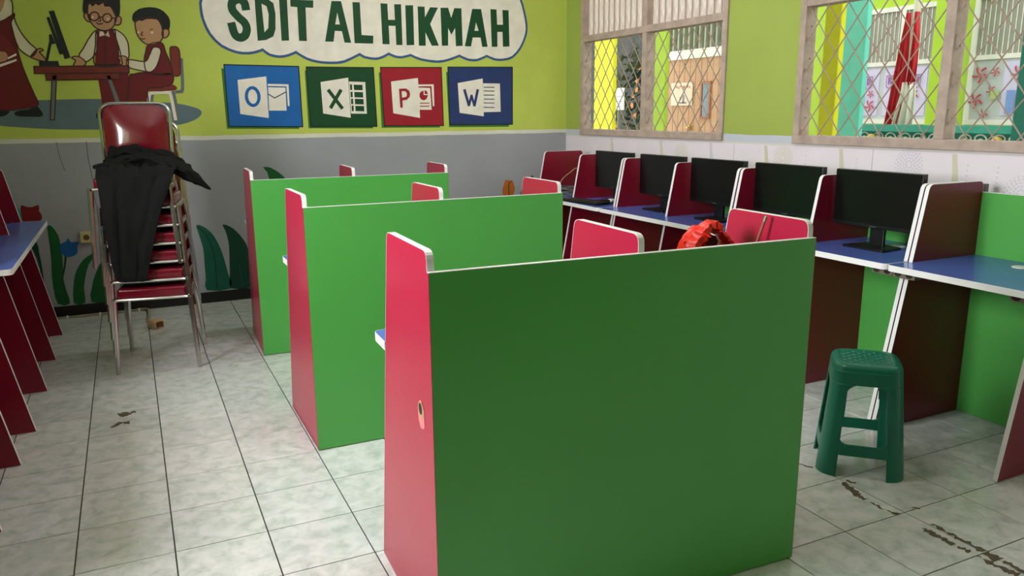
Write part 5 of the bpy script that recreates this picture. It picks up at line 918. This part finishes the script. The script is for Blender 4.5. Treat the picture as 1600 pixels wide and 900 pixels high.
# ------------------------------------------------------------------ wall socket, cords, floor marks
sk = thing('wall_socket', 'square ivory wall socket low on the grey wall', 'socket', (-0.037, YB, 0.575))
boxes('plate', [(-0.040, 0.040, -0.032, 0.0, -0.040, 0.040)], M_IVORY, sk, bev=0.004)
bm = bmesh.new(); vv = [bm.verts.new((0.021*math.cos(q), -0.0325, 0.021*math.sin(q))) for q in [2*math.pi*i/18 for i in range(18)]]; bm.faces.new(vv)
rc = bm_obj('socket_face', bm, mat('brown_socket_face', (104, 74, 44), 0.5), sk)
bm = bmesh.new()
for s in (-0.008, 0.008): bm.faces.new([bm.verts.new((s+0.003*math.cos(q), -0.0328, 0.003*math.sin(q))) for q in [2*math.pi*i/8 for i in range(8)]])
bm_obj('pin_hole', bm, M_HOLE, rc)
cd_ = thing('extension_cord', 'pale cord along the back wall ending in a loose plug', 'cord', (0.3, 3.9, 0))
M_CORD = mat('dirty_white_cord', (150, 140, 118), 0.6, var=0.2, scale=30)
tube_obj('cord', smooth_path([(-0.75, 0.10, 0.006), (-0.5, 0.115, 0.006), (-0.3, 0.11, 0.008), (-0.1, 0.12, 0.006), (-0.03, 0.115, 0.012), (0.015, 0.06, 0.012), (0.01, -0.12, 0.006), (0.0, -0.28, 0.007), (0.03, -0.42, 0.014)], 6), 0.0105, M_CORD, cd_, 8)
for x, y in ((-0.52, 0.115), (-0.31, 0.11), (-0.05, 0.12)): rbox('cord_clip', 0.012, 0.022, 0.02, 0.003, M_EDGE, cd_, (x, y, 0.010))
p_ = rbox('plug', 0.078, 0.085, 0.06, 0.008, mat('yellowed_plug', (196, 164, 116), 0.5, var=0.2, scale=40), cd_, (0.045, -0.465, 0.0305), (0, 0, 0.6))
boxes('plug_face', [(-0.026, 0.026, -0.0445, -0.0425, -0.018, 0.018)], mat('plug_brown', (96, 54, 34), 0.5), p_)
M_STAIN = mat('brown_tape_residue', (92, 80, 60), 0.9, var=0.35, scale=60)
def stain(pts, jit=0.006, seed=0):
    """ragged patch of residue, pts is its spine (x, y, halfwidth)"""
    r_ = random.Random(seed); Lp, Rp = [], []
    fine_ = []
    for a, b in zip(pts, pts[1:]):
        for k in range(5): fine_.append(tuple(p+(q-p)*k/5 for p, q in zip(a, b)))
    fine_.append(pts[-1])
    for i, (x, y, w_) in enumerate(fine_):
        a = fine_[max(i-1, 0)]; b = fine_[min(i+1, len(fine_)-1)]; t = Vector((b[0]-a[0], b[1]-a[1])).normalized(); n = Vector((-t.y, t.x))
        Lp.append((x+n.x*(w_+r_.uniform(-jit, jit)), y+n.y*(w_+r_.uniform(-jit, jit)))); Rp.append((x-n.x*(w_+r_.uniform(-jit, jit)), y-n.y*(w_+r_.uniform(-jit, jit))))
    bm = bmesh.new(); L_ = [bm.verts.new((p[0], p[1], 0.0006)) for p in Lp]; R2 = [bm.verts.new((p[0], p[1], 0.0006)) for p in Rp]
    for i in range(len(L_)-1): bm.faces.new((L_[i], L_[i+1], R2[i+1], R2[i]))
    bm_obj('tape_residue', bm, M_STAIN, fl)
STAINS = [
 [(2.690, -0.33, 0.010), (2.673, -0.385, 0.016), (2.656, -0.435, 0.018), (2.655, -0.47, 0.010)], [(2.657, -0.49, 0.004), (2.652, -0.545, 0.006), (2.66, -0.602, 0.012)], [(2.711, -0.325, 0.006), (2.728, -0.36, 0.007)],
 [(2.657, -0.705, 0.010), (2.658, -0.743, 0.014), (2.654, -0.79, 0.012), (2.654, -0.825, 0.008)], [(2.66, -0.837, 0.010), (2.662, -0.878, 0.011)],
 [(2.711, -0.70, 0.006), (2.709, -0.775, 0.010), (2.709, -0.836, 0.012), (2.705, -0.895, 0.014)], [(2.703, -0.90, 0.02), (2.702, -0.95, 0.026)], [(2.662, -0.90, 0.008), (2.658, -0.947, 0.012), (2.665, -0.997, 0.016), (2.675, -1.03, 0.018)],
 [(2.711, -0.96, 0.012), (2.706, -1.0, 0.016), (2.70, -1.05, 0.02)], [(2.755, -0.588, 0.006), (2.772, -0.603, 0.007)],
 [(0.122, 1.750, 0.022), (0.150, 1.757, 0.024), (0.168, 1.766, 0.018)], [(0.175, 1.764, 0.010), (0.198, 1.766, 0.012)], [(0.085, 1.60, 0.005), (0.11, 1.615, 0.010), (0.135, 1.65, 0.014)], [(0.145, 1.632, 0.016), (0.17, 1.632, 0.014)],
 [(2.665, -0.124, 0.005), (2.683, -0.181, 0.010)]]
for q, p in enumerate(STAINS): stain([(x, y, w*(0.8 if x > 1 else 1.35)) for x, y, w in p], 0.009, q)


# ------------------------------------------------------------------ fill lamps added under the ceiling, out of frame
M_GLOW = bpy.data.materials.new('fill_lamp_tube'); M_GLOW.use_nodes = True
M_GLOW.node_tree.nodes['Principled BSDF'].inputs['Emission Color'].default_value = (1, 0.97, 0.92, 1)
M_GLOW.node_tree.nodes['Principled BSDF'].inputs['Emission Strength'].default_value = 3.0
def fill_lamp(label, x, y, power):
    t = thing('fill_lamp', label, 'lamp', (x, y, ZC), 0, 'added fill lamps')
    boxes('housing', [(-0.6, 0.6, -0.04, 0.04, -0.05, 0)], M_EDGE, t)
    tube_obj('tube', [(-0.57, 0, -0.075), (0.57, 0, -0.075)], 0.014, M_GLOW, t)
    o = area('fill_lamp_light', (x, y, ZC-0.10), (0, 0, -1), 1.15, 0.10, power, (1.0, 0.97, 0.92)); 
    return t
fill_lamp('added white fill lamp under the ceiling between the near and middle booths', 1.5, 0.25, 13)
fill_lamp('added white fill lamp under the ceiling before the mural', 2.4, 2.5, 18)

# ------------------------------------------------------------------ outside, seen through the lattice
tag(boxes('ground_outside', [(4.12, 30, -20, 30, -0.5, -0.15)], mat('courtyard_paving', (176, 170, 160), 0.9, var=0.12)), kind='structure')
tag(boxes('ground_outside', [(-30, XL-WT, -20, 30, -0.5, -0.15)], mat('courtyard_paving', (176, 170, 160), 0.9, var=0.12)), kind='structure')
tag(boxes('added_eaves', [(3.99, 4.5, -5, 9.5, 3.0, 3.08)], mat('added_eaves_underside', (220, 214, 200), 0.8)), kind='structure')  # eaves added out of view to hold back sky light outside
def column(label, x, y0, y1, m, z1=2.95, d=0.05):
    t = thing('veranda_column', label, 'column', (x, (y0+y1)/2, -0.15), 0, 'painted columns outside the windows')
    h = (y1-y0)/2
    boxes('shaft', [(0, d, -h, h, 0.12, z1+0.15)], m, t, bev=0.008); boxes('plinth', [(-0.03, d+0.03, -h-0.03, h+0.03, 0, 0.12)], m, t)
    return t
M_YEL = mat('yellow_paint', (236, 232, 30), 0.6, var=0.04); M_LIME = mat('lime_paint', (168, 204, 40), 0.6, var=0.05); M_TURQ = mat('turquoise_paint', (118, 228, 214), 0.6, var=0.05)
M_DTEAL = mat('dark_teal_paint', (20, 110, 96), 0.6); M_TAN = mat('tan_boards', (204, 160, 124), 0.7, var=0.06, scale=5); M_WHITE = mat('white_paint', (232, 230, 222), 0.6, var=0.04)
column('bright yellow column outside the far window', 5.0, 4.965, 5.341, M_YEL)
column('narrow lime column outside the right half of the far window', 5.6, 4.865, 5.065, M_LIME, 3.2)
column('yellow column at the left of the near window', 4.9, 1.887, 2.034, M_YEL)
column('wide turquoise column outside the near window', 5.4, 2.098, 2.332, M_TURQ)
column('dark teal column at the right edge of the near window', 5.8, 0.9, 1.16, M_DTEAL, 3.2)
# tan annex
an = thing('annex_building', 'tan boarded annex wall with louvred vents outside the far window', 'building', (6.2, 5.1, -0.15))
boxes('wall', [(0, 0.15, -0.55, 0.66, 0, 2.16)], M_TAN, an)
boxes('lintel', [(-0.03, 0.15, -0.55, 0.66, 2.16, 2.26)], M_WHITE, an)
boxes('upper_wall', [(0.10, 0.15, -0.55, 0.66, 2.26, 3.1)], mat('vent_shadow', (86, 92, 80), 0.8), an)
for k in range(13): boxes('louvre', [(0.0, 0.10, -0.53+k*0.096, -0.505+k*0.096, 2.26, 3.0)], mat('louvre_grey', (168, 172, 148), 0.7), an)
boxes('edge_trim', [(-0.02, 0.15, 0.62, 0.70, 0, 3.1)], M_WHITE, an)
for k in range(12): boxes('board_joint', [(-0.003, 0.0, -0.5+k*0.1, -0.496+k*0.1, 0, 2.16)], mat('joint_brown', (178, 136, 104), 0.8), an)
ps = thing('poster', 'cream poster with small printed figures on tan annex wall', 'poster', (6.185, 5.33, 1.49))
boxes('sheet', [(0, 0.004, -0.2, 0.2, 0, 0.26)], mat('poster_cream', (228, 214, 190), 0.6), ps)
M_PFIG = mat('poster_rust', (186, 110, 84), 0.6)
for k in range(9): boxes('printed_line', [(-0.001, 0, -0.16+0.034*k, -0.14+0.034*k+0.008*(k % 2), 0.19+0.01*(k % 3), 0.215+0.01*(k % 2))], M_PFIG, ps)
boxes('printed_figure', [(-0.001, 0, -0.06, -0.02, 0.03, 0.12), (-0.001, 0, -0.10, 0.04, 0.02, 0.04), (-0.001, 0, 0.0, 0.03, 0.06, 0.10)], mat('poster_grey', (150, 140, 140), 0.6), ps)
mi = thing('wall_mirror', 'tall narrow wooden framed mirror on the tan annex wall', 'mirror', (6.18, 4.90, 1.34))
boxes('frame', [(0, 0.02, -0.085, -0.06, 0, 0.41), (0, 0.02, 0.06, 0.085, 0, 0.41), (0, 0.02, -0.06, 0.06, 0, 0.025), (0, 0.02, -0.06, 0.06, 0.385, 0.41)], mat('frame_brown', (166, 104, 66), 0.5), mi)
boxes('glass', [(0.008, 0.014, -0.06, 0.06, 0.025, 0.385)], mat('mirror_grey', (110, 120, 122), 0.12, metal=0.6), mi)
lm_ = thing('door_knob', 'brass knob on the tan annex wall near the sill', 'knob', (6.18, 5.16, 1.24))
bm = bmesh.new(); bmesh.ops.create_uvsphere(bm, u_segments=14, v_segments=8, radius=0.035); bm_obj('ball', bm, mat('brass', (214, 176, 96), 0.25, metal=0.9), lm_, smooth=True); tube_obj('stem', [(0, 0, 0), (0.03, 0, 0)], 0.015, mat('brass', (214, 176, 96)), lm_)
# shaded garden court seen past the yellow column
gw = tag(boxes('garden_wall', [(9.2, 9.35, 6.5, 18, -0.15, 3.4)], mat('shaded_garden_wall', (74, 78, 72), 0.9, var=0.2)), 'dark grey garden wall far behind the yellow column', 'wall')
nb = thing('notice_board', 'white notice sheet on a post behind the yellow column', 'sign', (7.0, 7.94, -0.15))
boxes('sheet', [(0, 0.02, -0.17, 0.17, 1.6, 1.92)], M_WHITE, nb); boxes('post', [(0.02, 0.06, -0.02, 0.02, 0, 1.9)], mat('post_grey', (110, 110, 108), 0.6), nb)
for k in range(3): boxes('text_line', [(-0.002, 0, -0.13, 0.13, 1.65+0.07*k, 1.66+0.07*k)], mat('ink_grey', (150, 150, 156), 0.6), nb)
def shrub(label, loc, r, h, seed, n=150, flowers=0):
    t = thing('flowering_shrub', label, 'shrub', loc)
    r_ = random.Random(seed); bm = bmesh.new()
    for k in range(n):
        a, q, z = r_.uniform(0, 6.28), r_.uniform(0, 1)**0.5*r, r_.uniform(0.3, 1)*h
        c = Vector((q*math.cos(a), q*math.sin(a), z)); d = Vector((r_.uniform(-1, 1), r_.uniform(-1, 1), r_.uniform(-0.3, 1))).normalized(); s = d.cross(Vector((0.3, 0.5, 0.8))).normalized()
        l = r_.uniform(0.07, 0.14); bm.faces.new([bm.verts.new(p) for p in (c-d*l, c+s*l*0.4, c+d*l, c-s*l*0.4)])
    tag(bm_obj('foliage', bm, mat('shrub_leaf', (44, 66, 36), 0.6, var=0.4, scale=5), t), kind='stuff')
    tube_obj('stem', [(0, 0, 0), (0.02, 0.01, h*0.5), (0, 0.03, h*0.85)], [0.025, 0.018, 0.008], mat('bark', (96, 76, 58), 0.9), t)
    for k in range(flowers):
        a, z = r_.uniform(0, 6.28), r_.uniform(0.5, 0.98)*h; c = Vector((r*0.9*math.cos(a), r*0.9*math.sin(a), z))
        bm = bmesh.new()
        for j in range(5):
            b = 6.28*j/5; p = Vector((-0.02, math.cos(b), math.sin(b))); s = Vector((0.03, -math.sin(b), math.cos(b)))
            bm.faces.new([bm.verts.new(c+v) for v in (Vector((0, 0, 0)), p*0.03+s*0.018, p*0.055, p*0.03-s*0.018)])
        bm_obj('flower', bm, mat('orange_petals', (232, 150, 60), 0.5), t)
    return t
shrub('dark shrub with orange blossoms behind the yellow column', (8.0, 8.25, -0.15), 0.5, 2.6, 5, 260, 12)
shrub('dense green shrub at the left of the garden court', (8.3, 9.3, -0.15), 0.5, 2.5, 9, 220, 4)
# facing school building
fb = thing('school_building', 'lime school building with barred windows across the courtyard', 'building', (8.0, 1.5, -0.15))
boxes('wall', [(0.03, 0.3, -5, 5.4, 0, 3.6)], M_LIME, fb)
M_DIM = mat('dim_interior', (150, 150, 132), 0.8, var=0.1); M_BARW = mat('white_bars', (226, 224, 210), 0.5); M_POST = mat('lilac_poster', (206, 200, 226), 0.6, var=0.04); M_GREYP = mat('pale_pane', (190, 196, 196), 0.3)
def fwin(y0, y1, posters, swirl_cols):
    y0 -= 1.5; y1 -= 1.5; o = 0.15
    w = boxes('window', [(0.0, 0.03, y0, y1, 1.27+o, 1.32+o), (0.0, 0.03, y0, y1, 2.47+o, 2.52+o), (0.0, 0.03, y0, y0+0.05, 1.32+o, 2.47+o), (0.0, 0.03, y1-0.05, y1, 1.32+o, 2.47+o), (0.0, 0.03, y0+0.05, y1-0.05, 1.90+o, 1.945+o)], M_BARW, fb)
    boxes('dark_pane', [(0.02, 0.028, y0+0.05, y1-0.05, 1.945+o, 2.47+o)], M_DIM, w)
    boxes('pale_pane', [(0.02, 0.028, y0+0.05, y1-0.05, 1.32+o, 1.90+o)], M_GREYP, w)
    mid = (y0+y1)/2; boxes('mullion', [(0.0, 0.02, mid-0.025, mid+0.025, 1.32+o, 2.47+o)], M_BARW, w)
    n = int((y1-y0-0.1)/0.052)
    for k in range(1, n):
        y = y0+0.05+k*(y1-y0-0.1)/n
        if abs(y-mid) > 0.03: boxes('bar', [(0.012, 0.016, y-0.004, y+0.004, 1.945+o, 2.47+o)], M_BARW, w)
    for a, b in posters:
        p = boxes('window_poster', [(0.012, 0.02, a-1.5, b-1.5, 1.36+o, 1.87+o)], M_POST, w)
    return w
fwin(3.39, 4.365, [(3.53, 4.06), (4.13, 4.31)], None)
fwin(1.9, 3.07, [(2.52, 2.70)], None)
M_SWIRL = mat('red_swirl', (186, 70, 80), 0.6); M_PURP = mat('purple_print', (150, 70, 150), 0.6)
def swirl(label, x, y, z, r, n=5):
    t = thing('paper_pinwheel', label, 'pinwheel', (x, y, z), 0, 'red pinwheels on the building windows')
    for k in range(n):
        a = 2*math.pi*k/n; bm = bmesh.new(); pts = []
        for q in range(7): b = a+q*0.16; pts.append((r*(q/6)*math.cos(b), r*(q/6)*math.sin(b)))
        for q in range(6, -1, -1): b = a+0.75+q*0.08; pts.append((r*(q/6)*0.95*math.cos(b)+0.001, r*(q/6)*0.95*math.sin(b)))
        prism(bm, [pts], lambda u, v, d: Vector((d, u, v)), -0.002, 0.0); bm_obj('blade', bm, M_SWIRL, t)
for i, (y, z, r) in enumerate(((2.93, 1.76, 0.085), (2.78, 1.78, 0.05), (2.80, 1.60, 0.05), (2.95, 1.51, 0.08), (2.55, 1.76, 0.075), (2.85, 1.38, 0.05))):
    swirl('red paper pinwheel on pale window, %s' % ('upper left large one', 'upper small one', 'middle small one', 'lower left large one', 'right pane one', 'bottom small one')[i], 7.995, y, z, r)
for i, (y, z, r) in enumerate(((4.22, 1.47, 0.07), (3.78, 1.47, 0.07), (3.66, 1.58, 0.06), (4.22, 1.60, 0.045))):
    swirl('red paper pinwheel on lilac poster, %s' % ('lower left', 'lower right', 'right edge', 'small upper left')[i], 7.995, y, z, r)
def pix_letter(txt, y, z, h):
    """blocky printed capital on a lilac pennant (flat print)"""
    F5 = {'D': ['110', '101', '101', '101', '110'], 'R': ['110', '101', '110', '101', '101'], 'H': ['101', '101', '111', '101', '101']}[txt]
    bx = []; s = h/5
    for r, row in enumerate(F5):
        for c, q in enumerate(row):
            if q == '1': bx.append((-0.001, 0, -(c+1)*s, -c*s, (4-r)*s, (5-r)*s))
    t = thing('pennant', 'purple pennant with letter %s on the building window' % txt, 'pennant', (7.998, y, z))
    boxes('letter', bx, M_PURP, t)
    w = 2.4*h; bm = bmesh.new(); c0 = -1.5*s
    ring = [(c0-0.45*w/1.6, -0.3*h), (c0, -0.75*h), (c0+0.45*w/1.6, -0.3*h), (c0+0.45*w/1.6, 1.25*h), (c0-0.45*w/1.6, 1.25*h)]; inner = [(c0+(u-c0)*0.86, v*0.88+0.03*h) for u, v in ring]
    prism(bm, [ring, inner], lambda u, v, d: Vector((d, u, v)), -0.001, 0); bm_obj('border', bm, M_PURP, t)
pix_letter('D', 4.282, 1.70, 0.075); pix_letter('R', 4.0, 1.70, 0.075); pix_letter('H', 3.667, 1.70, 0.075)
tag(boxes('blue_notice', [(7.99, 7.994, 2.56, 2.64, 1.38, 1.6)], mat('notice_blue', (120, 150, 206), 0.6)), 'small blue notice in the right barred window', 'notice')
tag(boxes('green_notice', [(7.99, 7.994, 2.72, 2.80, 1.52, 1.60)], mat('notice_green', (170, 196, 110), 0.6)), 'small green notice on the pale window pane', 'notice')
column('lime pilaster right of the flag', 7.6, 2.99, 3.20, M_LIME, 3.3, 0.1)
column('pale yellow post right of the window mullion', 6.6, 2.235, 2.275, mat('pale_yellow', (226, 220, 120), 0.6), 3.3, 0.05)
sp = thing('loudspeaker', 'small grey loudspeaker high on the pale yellow post', 'speaker', (6.54, 2.20, 2.16))
rbox('cabinet', 0.1, 0.11, 0.2, 0.02, mat('speaker_grey', (104, 106, 108), 0.6), sp, (0, 0, 0.1)); rbox('grille', 0.01, 0.09, 0.16, 0.004, mat('grille_grey', (74, 76, 78), 0.7), sp, (-0.052, 0, 0.1))
# flag on its pole
fg = thing('flag', 'red and white flag hanging furled on a pale pole', 'flag', (6.3, 2.385, -0.15))
tube_obj('pole', [(0, 0, 0), (0, 0, 4.2)], 0.028, mat('pole_cream', (222, 214, 190), 0.4), fg, 12)
def flagcloth(name, rows_, m):
    bm = bmesh.new(); R_ = []
    for (z, y0, y1) in rows_:
        row = []
        for k in range(25):
            s = k/24; y = y0+(y1-y0)*s; row.append(bm.verts.new((-0.045-0.02*math.sin(s*18+z*2), y, z)))
        R_.append(row)
    for A, B in zip(R_, R_[1:]):
        for k in range(24): bm.faces.new((A[k], A[k+1], B[k+1], B[k]))
    o = bm_obj(name, bm, m, fg, smooth=True); q = o.modifiers.new('thickness', 'SOLIDIFY'); q.thickness = 0.006
M_FR = mat('flag_red', (196, 24, 40), 0.7); M_FW = mat('flag_white', (232, 224, 210), 0.7)
flagcloth('red_cloth', [(2.36, 0.03, 0.05), (2.2, 0.028, 0.075), (1.9, 0.02, 0.12), (1.6, 0.04, 0.155), (1.36, 0.09, 0.185), (1.2, 0.12, 0.20)], M_FR)
flagcloth('red_fold', [(2.36, -0.05, -0.028), (2.15, -0.065, -0.028), (1.95, -0.07, -0.02), (1.78, -0.065, 0.0)], M_FR)
flagcloth('white_cloth', [(1.80, -0.07, 0.03), (1.7, -0.085, 0.04), (1.5, -0.09, 0.09), (1.2, -0.095, 0.13)], M_FW)
# veranda railing with scrolls
rl = thing('scroll_railing', 'teal railing with white iron scrolls outside the near window', 'railing', (6.0, 0, -0.15))
M_TEALR = mat('railing_teal', (60, 168, 150), 0.6)
boxes('top_rail', [(-0.03, 0.03, 0.9, 2.75, 1.40, 1.455)], M_TEALR, rl); boxes('bottom_rail', [(-0.02, 0.02, 0.9, 2.75, 0.35, 0.39)], M_TEALR, rl)
boxes('back_board', [(0.05, 0.08, 0.9, 2.75, 0.39, 1.40)], mat('railing_board', (40, 130, 118), 0.7), rl)
M_SCR = mat('scroll_white', (236, 232, 222), 0.5)
for k in range(14):
    y = 0.98+k*0.13; pts = []
    for q in range(22): a = q*0.42; r = 0.012+0.0023*q; pts.append((0.0, y+r*math.cos(a)*(1 if k % 2 else -1), 1.335+r*math.sin(a)))
    pts.append((0.0, y, 1.0)); pts.append((0.0, y, 0.4))
    tube_obj('scroll', pts, 0.006, M_SCR, rl, 6)
for y in (1.36, 2.45):
    bm = bmesh.new(); bmesh.ops.create_uvsphere(bm, u_segments=14, v_segments=8, radius=0.04)
    for v in bm.verts: v.co += Vector((-0.03, y, 1.34))
    bm_obj('rosette', bm, mat('gold_paint', (214, 172, 80), 0.4), rl, smooth=True)
